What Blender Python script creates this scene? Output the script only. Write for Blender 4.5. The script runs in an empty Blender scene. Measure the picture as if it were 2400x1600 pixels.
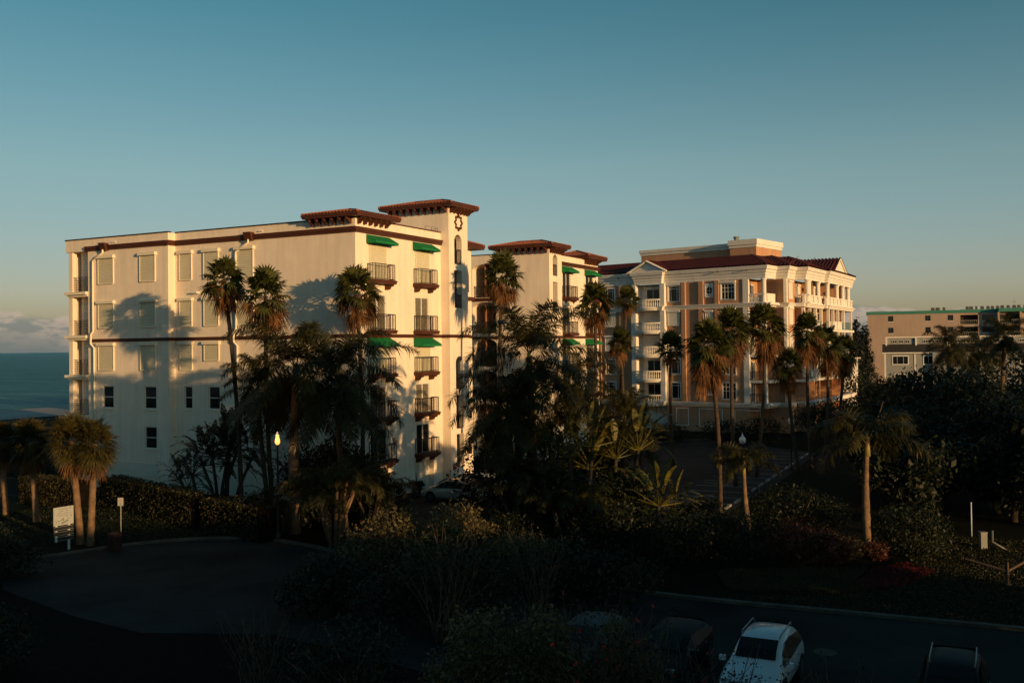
import bpy, math, random
import numpy as np
from mathutils import Vector, Matrix
R_=math.radians
S=bpy.context.scene
SKYT=[(.42,.52,.95),(.40,.80,.80)]; SKYM=[(.02,(.70,.71,1.03)),(.055,(.88,.85,1.09)),(.10,(.88,.91,1.05)),(.174,(.87,1.0,.98)),(.32,(.46,.86,.84))]
COL=S.collection
random.seed(7); rng=np.random.default_rng(7)

# ------------------------------------------------------------------ materials
def nt(m):
    m.use_nodes=True; t=m.node_tree; return t,t.nodes,t.links
def mat(name,col,rough=.8,var=.12,scale=1.2,bump=0,bscale=30,metal=0,spec=.3,col2=None,coat=0,weather=0):
    m=bpy.data.materials.new(name); t,n,l=nt(m); b=n['Principled BSDF']
    b.inputs['Roughness'].default_value=rough; b.inputs['Metallic'].default_value=metal
    b.inputs['Specular IOR Level'].default_value=spec
    if coat: b.inputs['Coat Weight'].default_value=coat; b.inputs['Coat Roughness'].default_value=.08
    tc=n.new('ShaderNodeTexCoord')
    c1=(*col,1); 
    if col2 is None: c2=tuple(min(1,c*(1-var*2)) for c in col)+(1,)
    else: c2=(*col2,1)
    if var or col2:
        no=n.new('ShaderNodeTexNoise'); no.inputs['Scale'].default_value=scale; no.inputs['Detail'].default_value=6; no.inputs['Roughness'].default_value=.65
        l.new(tc.outputs['Object'],no.inputs['Vector'])
        r=n.new('ShaderNodeValToRGB'); r.color_ramp.elements[0].position=.35; r.color_ramp.elements[1].position=.68
        r.color_ramp.elements[0].color=c2; r.color_ramp.elements[1].color=c1
        l.new(no.outputs['Fac'],r.inputs['Fac']); src=r.outputs['Color']
        if weather:
            mp=n.new('ShaderNodeMapping'); mp.inputs['Scale'].default_value=(1.3,1.3,.09)
            l.new(tc.outputs['Object'],mp.inputs['Vector'])
            n2=n.new('ShaderNodeTexNoise'); n2.inputs['Scale'].default_value=2.2; n2.inputs['Detail'].default_value=5
            l.new(mp.outputs['Vector'],n2.inputs['Vector'])
            r2=n.new('ShaderNodeValToRGB'); r2.color_ramp.elements[0].position=.36; r2.color_ramp.elements[1].position=.6
            r2.color_ramp.elements[0].color=(1-weather,)*3+(1,); r2.color_ramp.elements[1].color=(1,1,1,1)
            l.new(n2.outputs['Fac'],r2.inputs['Fac'])
            mx=n.new('ShaderNodeMix'); mx.data_type='RGBA'; mx.blend_type='MULTIPLY'; mx.inputs['Factor'].default_value=1
            l.new(src,mx.inputs['A']); l.new(r2.outputs['Color'],mx.inputs['B']); src=mx.outputs['Result']
        l.new(src,b.inputs['Base Color'])
    else: b.inputs['Base Color'].default_value=c1
    if bump:
        nb=n.new('ShaderNodeTexNoise'); nb.inputs['Scale'].default_value=bscale; nb.inputs['Detail'].default_value=5
        l.new(tc.outputs['Object'],nb.inputs['Vector'])
        bp=n.new('ShaderNodeBump'); bp.inputs['Strength'].default_value=bump; bp.inputs['Distance'].default_value=.02
        l.new(nb.outputs['Fac'],bp.inputs['Height']); l.new(bp.outputs['Normal'],b.inputs['Normal'])
    return m
def slats(name,col,period,rough=.6,axis='Z',depth=.6):
    m=mat(name,col,rough,var=.04); t,n,l=nt(m); b=n['Principled BSDF']
    tc=n.new('ShaderNodeTexCoord'); w=n.new('ShaderNodeTexWave'); w.wave_type='BANDS'; w.bands_direction=axis
    w.inputs['Scale'].default_value=.314/period
    l.new(tc.outputs['Object'],w.inputs['Vector'])
    bp=n.new('ShaderNodeBump'); bp.inputs['Strength'].default_value=depth; bp.inputs['Distance'].default_value=.02
    l.new(w.outputs['Fac'],bp.inputs['Height']); l.new(bp.outputs['Normal'],b.inputs['Normal'])
    return m
def leafmat(name,c1,c2,scale=1.5,rough=.5,spec=.25,trans=.25):
    m=mat(name,c1,rough,col2=c2,scale=scale,spec=spec); t,n,l=nt(m); b=n['Principled BSDF']; o=n['Material Output']
    tr=n.new('ShaderNodeBsdfTranslucent'); ms=n.new('ShaderNodeMixShader'); ms.inputs[0].default_value=trans
    src=b.inputs['Base Color'].links[0].from_socket
    # per-leaf variation
    g=n.new('ShaderNodeNewGeometry'); hs=n.new('ShaderNodeHueSaturation')
    mr=n.new('ShaderNodeMapRange'); mr.inputs['To Min'].default_value=.55; mr.inputs['To Max'].default_value=1.35
    l.new(g.outputs['Random Per Island'],mr.inputs['Value']); l.new(mr.outputs['Result'],hs.inputs['Value']); l.new(src,hs.inputs['Color'])
    l.new(hs.outputs['Color'],b.inputs['Base Color']); l.new(hs.outputs['Color'],tr.inputs['Color'])
    l.new(b.outputs['BSDF'],ms.inputs[1]); l.new(tr.outputs['BSDF'],ms.inputs[2]); l.new(ms.outputs[0],o.inputs['Surface'])
    return m
M={}
M['stucco']=mat('cream_stucco',(.84,.725,.60),.9,.05,.5,bump=.5,bscale=14,weather=.09)
M['stuccosm']=mat('cream_band',(.78,.70,.56),.85,.05,.5,bump=.15,bscale=20)
M['brown']=mat('brown_trim',(.085,.027,.014),.6,.15,.8,bump=.1)
M['coping']=mat('dark_coping',(.03,.025,.022),.5,.1)
M['terra']=mat('terracotta_tiles',(.36,.12,.06),.8,.3,3.0,bump=.3,bscale=12,col2=(.16,.05,.03))
M['maroon']=mat('maroon_tiles',(.080,.013,.009),.65,.25,2.0,bump=.2,bscale=12,col2=(.038,.007,.005))
M['green']=mat('green_canvas',(.006,.17,.05),.8,.08,1.5,bump=.1,bscale=40)
M['shutter']=slats('shutter_slats',(.58,.54,.40),.16,depth=1.0)
M['shutterw']=slats('shutter_slats_white',(.68,.65,.58),.16,depth=1.0)
M['shutbox']=mat('shutter_housing',(.74,.67,.53),.5,.03)
M['pipe']=mat('downspout_paint',(.76,.69,.55),.5,.03)
M['frame']=mat('window_frame_white',(.72,.70,.66),.5,.03)
M['framed']=mat('window_frame_dark',(.10,.09,.08),.4,.03,metal=.3)
M['glass']=mat('dark_glass',(.012,.014,.016),.06,0,spec=.5)
M['carglass']=mat('car_glass',(.008,.010,.011),.34,0,spec=.18)
M['glassc']=mat('curtained_glass',(.22,.19,.14),.12,.3,6,spec=.6,col2=(.10,.09,.07))
M['rail']=mat('bronze_railing',(.025,.015,.011),.4,.05,metal=.2)
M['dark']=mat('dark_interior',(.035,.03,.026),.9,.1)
M['garage']=slats('garage_panels',(.66,.62,.53),.45,depth=.3)
M['red']=mat('red_sign_paint',(.30,.03,.02),.5,.05)
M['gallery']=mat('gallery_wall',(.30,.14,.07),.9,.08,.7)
M['orange']=mat('orange_stucco',(.50,.28,.165),.9,.06,.5,bump=.4,bscale=14,weather=.12)
M['white']=mat('white_trim',(.76,.72,.66),.7,.05,.7,bump=.1,weather=.08)
M['panelo']=mat('orange_panel',(.46,.26,.155),.9,.06,.5,bump=.3,bscale=14)
M['gglass']=mat('green_rail_glass',(.07,.13,.10),.08,.05,spec=.7)
M['pinkst']=mat('pink_stucco',(.40,.30,.245),.9,.06,.25,bump=.4,bscale=6,weather=.08)
M['teal']=mat('teal_fascia',(.03,.17,.13),.6,.15,.4,col2=(.05,.21,.17))
M['greyside']=slats('grey_siding',(.26,.27,.27),.22,.7)
M['shingle']=mat('dark_shingles',(.045,.04,.038),.9,.3,3,bump=.4,bscale=14)
M['acbox']=mat('ac_metal',(.10,.095,.09),.5,.2,2)
M['trunkf']=mat('fan_palm_bark',(.085,.058,.038),.95,.3,5,bump=1,bscale=16,col2=(.035,.024,.018))
M['trunkr']=mat('royal_palm_bark',(.22,.14,.08),.85,.2,3,bump=.8,bscale=14,col2=(.10,.06,.035))
M['shaft']=mat('green_crownshaft',(.19,.19,.05),.5,.15,2,col2=(.25,.20,.07))
M['fan']=leafmat('fan_frond',(.075,.080,.018),(.030,.036,.010),1.5,rough=.5)
M['dead']=leafmat('dead_frond',(.24,.115,.048),(.08,.04,.02),2,rough=.8,spec=.1)
M['feather']=leafmat('feather_frond',(.075,.066,.018),(.022,.024,.009),1.2,rough=.45)
M['sabal']=leafmat('sabal_frond',(.085,.068,.019),(.035,.034,.012),1.5)
M['banana']=leafmat('sunlit_paddle_leaf',(.16,.13,.018),(.025,.035,.012),.9,rough=.45,trans=.15)  # lit copy of the paddle leaf, sunlight put into its yellow
M['shadepad']=leafmat('shaded_paddle_leaf',(.030,.038,.020),(.014,.020,.011),.9,rough=.5,trans=.1)  # shaded copy of the same leaf, shade put into its colour
M['leaf']=leafmat('hedge_leaf',(.075,.06,.022),(.02,.025,.01),2.5)
M['grey']=leafmat('greygreen_leaf',(.17,.125,.05),(.055,.055,.025),1.0)
M['dkleaf']=leafmat('dark_tree_leaf',(.028,.036,.016),(.010,.016,.008),.7)
M['needle']=leafmat('casuarina_needle',(.02,.026,.018),(.010,.014,.010),.7)
M['redleaf']=leafmat('red_shrub_leaf',(.11,.030,.018),(.04,.022,.010),1.4)
M['magenta']=mat('red_flower',(.55,.03,.03),.6,0)
M['redcov']=leafmat('crimson_groundcover',(.17,.014,.018),(.06,.012,.010),2)
M['branch']=mat('branch_bark',(.12,.085,.055),.9,.2,6,bump=.5)
M['branchd']=mat('branch_bark_dark',(.05,.04,.03),.9,.2,6,bump=.5)
M['grass']=mat('lawn',(.013,.014,.006),.95,.3,.9,bump=.8,bscale=9,spec=.05,col2=(.005,.007,.003))
M['asph']=mat('asphalt',(.034,.034,.032),.9,.2,.16,bump=.5,bscale=45,spec=.15,col2=(.006,.006,.006))
M['kerb']=mat('kerb_concrete',(.11,.095,.075),.9,.2,1.2,bump=.3,col2=(.05,.045,.035))
M['paint']=mat('road_paint',(.42,.42,.40),.8,.2,6,col2=(.22,.22,.21))
M['stopw']=mat('worn_white_concrete',(.30,.30,.28),.85,.2,4)
M['sand']=mat('beach_sand',(.36,.33,.31),.95,.1,.06,bump=.6,bscale=2,col2=(.22,.21,.20))
M['soil']=mat('mulch',(.010,.008,.006),.95,.3,2,bump=.8,bscale=16,spec=.05,col2=(.004,.003,.003))
M['pot']=mat('dark_pot',(.03,.028,.026),.5,.1)
M['globe']=mat('white_globe',(.68,.68,.66),.25,0,spec=.5)
M['postd']=mat('dark_post',(.03,.032,.032),.45,.1)
M['postw']=mat('white_post',(.6,.6,.58),.5,.05)
M['galv']=mat('galvanised_post',(.18,.19,.18),.5,.1,metal=.3)
M['signw']=mat('white_sign',(.34,.36,.35),.5,.04,2)
M['ink']=mat('sign_ink',(.06,.055,.055),.6,0)
M['signred']=mat('sign_red',(.45,.06,.05),.6,0)
M['barrel']=mat('barrel_wood',(.05,.016,.012),.8,.2,6)
M['wood']=mat('weathered_rail',(.10,.07,.05),.85,.2,4,bump=.3)
M['cw']=mat('white_car_paint',(.50,.55,.58),.28,0,coat=.6)
M['cs']=mat('champagne_car_paint',(.50,.44,.36),.3,0,metal=.1,coat=.6)
M['ck']=mat('black_car_paint',(.006,.006,.007),.5,0,spec=.1)
M['cg']=mat('grey_car_paint',(.045,.05,.056),.5,0,spec=.2)
M['tyre']=mat('tyre_rubber',(.012,.012,.012),.8,0)
M['rim']=mat('alloy_rim',(.30,.30,.30),.35,0,metal=.8)
M['tail']=mat('tail_light',(.28,.01,.01),.2,0,spec=.6)
M['head']=mat('head_light',(.12,.12,.12),.2,0,spec=.5)
M['plast']=mat('black_plastic',(.018,.018,.018),.6,0)
def emis(name,col,st):
    m=mat(name,col,.4,0); b=m.node_tree.nodes['Principled BSDF']; b.inputs['Emission Color'].default_value=(*col,1); b.inputs['Emission Strength'].default_value=st; return m
M['lit']=emis('lit_globe',(1.,.36,.08),1.9)

# ------------------------------------------------------------------ mesh builder
class Fr:  # frame: s along wall, z up, o outwards
    def __init__(s,x,y,ang,side=-1,z=0):
        a=R_(ang); s.p=Vector((x,y,z)); s.d=Vector((math.cos(a),math.sin(a),0)); s.n=Vector((math.sin(a),-math.cos(a),0))*(-side)
    def __call__(s,a,z,o=0): return s.p+s.d*a+s.n*o+Vector((0,0,z))
WORLD=Fr(0,0,0,-1)
class MB:
    def __init__(s): s.v=[];s.f=[]
    def quad(s,a,b,c,d): i=len(s.v); s.v+=[a,b,c,d]; s.f.append((i,i+1,i+2,i+3))
    def poly(s,pts): i=len(s.v); s.v+=list(pts); s.f.append(tuple(range(i,i+len(pts))))
    def box(s,fr,s0,s1,z0,z1,o0,o1):
        P=[fr(a,z,o) for z in (z0,z1) for o in (o0,o1) for a in (s0,s1)]
        i=len(s.v); s.v+=P
        for f in ((0,1,3,2),(4,6,7,5),(0,4,5,1),(2,3,7,6),(0,2,6,4),(1,5,7,3)): s.f.append(tuple(i+k for k in f))
        return s
    def prism(s,fr,pts,o0,o1):  # pts (s,z)
        n=len(pts); i=len(s.v); s.v+=[fr(a,z,o0) for a,z in pts]+[fr(a,z,o1) for a,z in pts]
        s.f.append(tuple(range(i,i+n))); s.f.append(tuple(range(i+2*n-1,i+n-1,-1)))
        for k in range(n): j=(k+1)%n; s.f.append((i+k,i+n+k,i+n+j,i+j))
        return s
    def side(s,fr,pts,s0,s1):   # pts (o,z) extruded along s
        n=len(pts); i=len(s.v); s.v+=[fr(s0,z,o) for o,z in pts]+[fr(s1,z,o) for o,z in pts]
        s.f.append(tuple(range(i,i+n))); s.f.append(tuple(range(i+2*n-1,i+n-1,-1)))
        for k in range(n): j=(k+1)%n; s.f.append((i+k,i+n+k,i+n+j,i+j))
        return s
    def tube(s,pts,r,n=8,cap=True):
        pts=[Vector(p) for p in pts]; rr=r if isinstance(r,(list,tuple)) else [r]*len(pts)
        i0=len(s.v); prev=None
        for k,p in enumerate(pts):
            t=(pts[min(k+1,len(pts)-1)]-pts[max(k-1,0)]).normalized()
            if prev is None: u=t.cross(Vector((0,0,1)));
            else: u=prev-t*prev.dot(t)
            if u.length<1e-3: u=t.cross(Vector((1,0,0)))
            u.normalize(); prev=u; w=t.cross(u)
            for j in range(n):
                a=2*math.pi*j/n; s.v.append(p+(u*math.cos(a)+w*math.sin(a))*rr[k])
        for k in range(len(pts)-1):
            for j in range(n):
                a=i0+k*n+j;b=i0+k*n+(j+1)%n; s.f.append((a,b,b+n,a+n))
        if cap: s.f.append(tuple(i0+j for j in range(n))[::-1]); s.f.append(tuple(i0+(len(pts)-1)*n+j for j in range(n)))
        return s
    def lathe(s,c,prof,n=12,ax=None):
        c=Vector(c); i0=len(s.v)
        for r,z in prof:
            for j in range(n):
                a=2*math.pi*j/n; s.v.append(c+Vector((r*math.cos(a),r*math.sin(a),z)))
        for k in range(len(prof)-1):
            for j in range(n):
                a=i0+k*n+j;b=i0+k*n+(j+1)%n; s.f.append((a,b,b+n,a+n))
        s.f.append(tuple(i0+j for j in range(n))[::-1]); s.f.append(tuple(i0+(len(prof)-1)*n+j for j in range(n)))
        return s
    def mesh(s,name,m,base=(0,0,0),smooth=False):
        b=Vector(base); me=bpy.data.meshes.new(name); me.from_pydata([tuple(Vector(v)-b) for v in s.v],[],s.f); me.materials.append(m)
        if smooth: me.polygons.foreach_set('use_smooth',[True]*len(me.polygons))
        return me
    def part(s,name,m,parent,smooth=False,sub=0):
        b=parent.get('_b',(0,0,0)) if parent else (0,0,0)
        return inst(name,s.mesh(name,m,b,smooth),parent,sub)
def inst(name,me,parent=None,sub=0):
    o=bpy.data.objects.new(name,me); COL.objects.link(o)
    if parent:
        o.parent=parent
        if '_b' in parent: o['_b']=parent['_b']
    if sub: md=o.modifiers.new('s','SUBSURF'); md.levels=sub; md.render_levels=sub
    return o
def thing(name,label,cat,loc=(0,0,0),group=None,world=True):
    o=bpy.data.objects.new(name,None); COL.objects.link(o); o.location=loc; o['label']=label; o['category']=cat
    if group: o['group']=group
    o['_b']=tuple(float(c) for c in (loc if world else (0,0,0)))
    return o
def tag(o,label,cat,group=None,kind=None):
    if label: o['label']=label
    if cat: o['category']=cat
    if group: o['group']=group
    if kind: o['kind']=kind
    return o
def nquads(name,Q,m):  # Q (n,4,3)
    n=len(Q); me=bpy.data.meshes.new(name); me.vertices.add(n*4); me.vertices.foreach_set('co',np.ascontiguousarray(Q,dtype=np.float32).ravel())
    me.loops.add(n*4); me.loops.foreach_set('vertex_index',np.arange(n*4,dtype=np.int32))
    me.polygons.add(n); me.polygons.foreach_set('loop_start',np.arange(n,dtype=np.int32)*4)
    try: me.polygons.foreach_set('loop_total',np.full(n,4,dtype=np.int32))
    except Exception: pass
    me.materials.append(m); me.update(calc_edges=True); me.validate(); return me

# ------------------------------------------------------------------ building helpers
def wall(mb,fr,s0,s1,z0,z1,holes=(),depth=.25,o=0):
    hs=[h for h in holes if h[0]<s1 and h[1]>s0 and h[2]<z1 and h[3]>z0]
    xs=sorted({s0,s1,*[h[0] for h in hs],*[h[1] for h in hs]}); zs=sorted({z0,z1,*[h[2] for h in hs],*[h[3] for h in hs]})
    xs=[x for x in xs if s0<=x<=s1]; zs=[z for z in zs if z0<=z<=z1]
    for a,b in zip(xs,xs[1:]):
        for c,d in zip(zs,zs[1:]):
            mx,mz=(a+b)/2,(c+d)/2
            if any(h[0]<mx<h[1] and h[2]<mz<h[3] for h in hs): continue
            mb.quad(fr(a,c,o),fr(b,c,o),fr(b,d,o),fr(a,d,o))
    for h in hs:
        a,b,c,d=h[:4]; q=o-(h[4] if len(h)>4 and h[4] else depth)
        for p in (((a,c),(b,c)),((b,c),(b,d)),((b,d),(a,d)),((a,d),(a,c))):
            (p0,p1)=p; mb.quad(fr(p0[0],p0[1],o),fr(p1[0],p1[1],o),fr(p1[0],p1[1],q),fr(p0[0],p0[1],q))
        if len(h)>5 and h[5]:  # arch: fill corners above springing
            r=(b-a)/2; cx=(a+b)/2; zc=d-r*h[5]; N=8
            for sgn in (-1,1):
                corner=(cx+sgn*r,d); arc=[(cx+sgn*r*math.cos(t*math.pi/2/N),zc+(d-zc)*math.sin(t*math.pi/2/N)) for t in range(N+1)]
                for i in range(N):
                    mb.poly([fr(*corner,o),fr(*arc[i],o),fr(*arc[i+1],o)])
                    mb.quad(fr(*arc[i],o),fr(*arc[i+1],o),fr(*arc[i+1],q),fr(*arc[i],q))
def window(parent,fr,a,b,c,d,o=-.18,mull=(),horiz=(.5,),glass='glass',frame='frame',fw=.06,sill=True,surround=0):
    m=MB(); 
    m.box(fr,a,b,c,c+fw,o,o+.08).box(fr,a,b,d-fw,d,o,o+.08).box(fr,a,a+fw,c+fw,d-fw,o,o+.08).box(fr,b-fw,b,c+fw,d-fw,o,o+.08)
    for h in horiz: z=c+(d-c)*h; m.box(fr,a+fw,b-fw,z-fw*.5,z+fw*.5,o,o+.075)
    for v in mull: x=a+(b-a)*v; m.box(fr,x-fw*.4,x+fw*.4,c+fw,d-fw,o,o+.07)
    if surround:
        w=surround
        for bx in ((a-w,b+w,d,d+w),(a-w,b+w,c-w,c),(a-w,a,c,d),(b,b+w,c,d)): m.box(fr,*bx,0.003,.09)
    w=m.part('window',M[frame],parent)
    if sill: MB().box(fr,a-.06,b+.06,c-.12,c,0.0,.09).part('sill',M['stuccosm'] if frame=='frame' and not surround else M['white'],w)
    MB().box(fr,a+fw*.5,b-fw*.5,c+fw*.5,d-fw*.5,o-.01,o+.03).part('pane',M[glass],w)
    return w
def shutter(parent,fr,a,b,c,d,out=.07,box=True,mt='shutter',boxm='shutbox',bo=.26):
    w=MB().box(fr,a+.06,b-.06,c,d,.004,out).part('roller_shutter',M[mt],parent)
    g=MB().box(fr,a,a+.06,c-.03,d,.002,out+.03).box(fr,b-.06,b,c-.03,d,.002,out+.03).box(fr,a+.06,b-.06,c-.06,c,.002,out+.05); g.part('guide_rail',M[boxm],w)
    if box: MB().side(fr,[(0.002,d),(bo,d+.02),(bo,d+.2),(bo-.06,d+.26),(0.002,d+.26)],a-.12,b+.05).part('housing',M[boxm],w)
    return w
def awning(parent,fr,a,b,z0,z1,out=.85):
    m=MB(); v=.16
    A,B=(a,z1,.03),(b,z1,.03); C,D=(b,z0+v,out),(a,z0+v,out)
    m.quad(fr(*A),fr(*B),fr(*C),fr(*D)); m.quad(fr(*D),fr(*C),fr(b,z0,out),fr(a,z0,out))
    for x in (a,b): m.poly([fr(x,z1,.03),fr(x,z0+v,out),fr(x,z0,out),fr(x,z0,.03)])
    return m.part('awning',M['green'],parent)
def vrail(parent,fr,a,b,z0,h,out,m='rail',pitch=.18,name='railing'):
    r=MB(); t=.02
    for (p,q) in (((a,.02),(a,out)),((a,out),(b,out)),((b,out),(b,.02))):
        L=math.dist(p,q); n=max(1,int(L/pitch))
        for z in (z0+.06,z0+h):
            r.tube([fr(p[0],z,p[1]),fr(q[0],z,q[1])],.028 if z>z0+.5 else .02,4)
        for k in range(n+1):
            x=p[0]+(q[0]-p[0])*k/n; o=p[1]+(q[1]-p[1])*k/n; r.tube([fr(x,z0,o),fr(x,z0+h,o)],.032 if k in (0,n) else .02,4,False)
    return r.part(name,M[m],parent)
def balconet(parent,fr,a,b,zf,out=.75,last=True):
    m=MB(); m.box(fr,a,b,zf-.27,zf,0.002,out).box(fr,a-.04,b+.04,zf-.12,zf-.04,0.002,out+.05)
    if last:
        for x in (a+.15,b-.45): m.side(fr,[(0.002,zf-.27),(out-.1,zf-.27),(out-.16,zf-.4),(out-.36,zf-.44),(out-.46,zf-.62),(0.002,zf-.66)],x,x+.3)
    p=m.part('balcony',M['brown'],parent); vrail(p,fr,a+.12,b-.12,zf,1.1,out-.08)
    return p
def sliding(parent,fr,a,b,c,d,glass='glassc'):
    m=MB(); fw=.07; o=-.15
    m.box(fr,a,b,d-fw,d,o,o+.1).box(fr,a,a+fw,c,d-fw,o,o+.1).box(fr,b-fw,b,c,d-fw,o,o+.1); x=(a+b)/2; m.box(fr,x-.04,x+.04,c,d-fw,o,o+.08)
    w=m.part('sliding_door',M['frame'],parent); MB().box(fr,a+.04,b-.04,c,d-.04,o-.02,o+.03).part('pane',M[glass],w); return w
def tile_slope(mb,A,B,T0,T1,pitch=.28,amp=.055,seg=4):
    # A,B eave ends; T0,T1 top ends (above A side, B side)
    A,B,T0,T1=map(Vector,(A,B,T0,T1)); L=(B-A).length; d=(B-A)/L
    up=((T0+T1)/2-(A+B)/2); up=up-d*up.dot(d); Hs=up.length; u=up/Hs; n=d.cross(u); 
    if n.z<0: n=-n
    s0=(T0-A).dot(d); s1=(T1-A).dot(d)
    lo=min(0,s0); hi=max(L,s1); N=max(2,int((hi-lo)/pitch)*seg); prev=None
    K=max(1,int(Hs/.6))
    for i in range(N+1):
        s=lo+(hi-lo)*i/N; f=1.; g0=0.
        if 0<=s<s0: f=min(f,s/s0)
        if L>=s>s1: f=min(f,(L-s)/(L-s1))
        if s<0: g0=s/s0
        if s>L: g0=(s-L)/(s1-L)
        off=n*(amp*abs(math.sin(math.pi*i/seg))**.7*2)
        rows=[A+d*s+u*(Hs*(g0+(f-g0)*k/K))+off for k in range(K+1)]
        if prev:
            for k in range(K): mb.quad(prev[k],rows[k],rows[k+1],prev[k+1])
        prev=rows
def hiproof(parent,fr,a0,a1,b0,b1,z0,rise,fascia=.3,m='terra',fm='brown',name='roof',ridge_back=None):
    # rectangle in frame coords s in a0..a1, o in b0..b1 (b1 outwards)
    t=MB(); w=min(a1-a0,b1-b0)/2
    if (a1-a0)>(b1-b0): r0=(a0+w,(b0+b1)/2); r1=(a1-w,(b0+b1)/2)
    else: r0=((a0+a1)/2,b1-w); r1=((a0+a1)/2,b0+w)
    P=lambda a,o,z:fr(a,z,o)
    z1=z0+rise
    c=[(a0,b1),(a1,b1),(a1,b0),(a0,b0)]
    if (a1-a0)>(b1-b0): tops=[(r0,r1),(r1,r1),(r1,r0),(r0,r0)]
    else: tops=[(r0,r0),(r0,r1),(r1,r1),(r1,r0)]
    for k in range(4):
        A,B=c[k],c[(k+1)%4]; T0,T1=tops[k]; tile_slope(t,P(*A,z0),P(*B,z0),P(*T0,z1),P(*T1,z1))
    ro=t.part(name,M[m],parent,smooth=False)
    f=MB(); f.box(fr,a0+.03,a1-.03,z0-fascia,z0-.01,b0+.03,b1-.03); f.box(fr,a0-.02,a1+.02,z0-.13,z0+.02,b0-.02,b1+.02); f.part('fascia',M[fm],ro)
    cp=MB()
    for k in range(4):
        A=c[k]; T=tops[k][0]; cp.tube([P(*A,z0+.06),P(*T,z1+.08)],.10,6)
    cp.tube([P(*r0,z1+.08),P(*r1,z1+.08)],.10,6); cp.part('ridge_caps',M[m],ro)
    return ro
def brackets(parent,fr,lst,z1,out,h=.55,w=.16,o0=0):
    m=MB()
    for x in lst: m.side(fr,[(o0+.002,z1),(o0+out,z1),(o0+out,z1-.14),(o0+out*.7,z1-.2),(o0+out*.45,z1-.32),(o0+.25,z1-h),(o0+.002,z1-h)],x-w/2,x+w/2)
    return m.part('brackets',M['brown'],parent)

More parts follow.
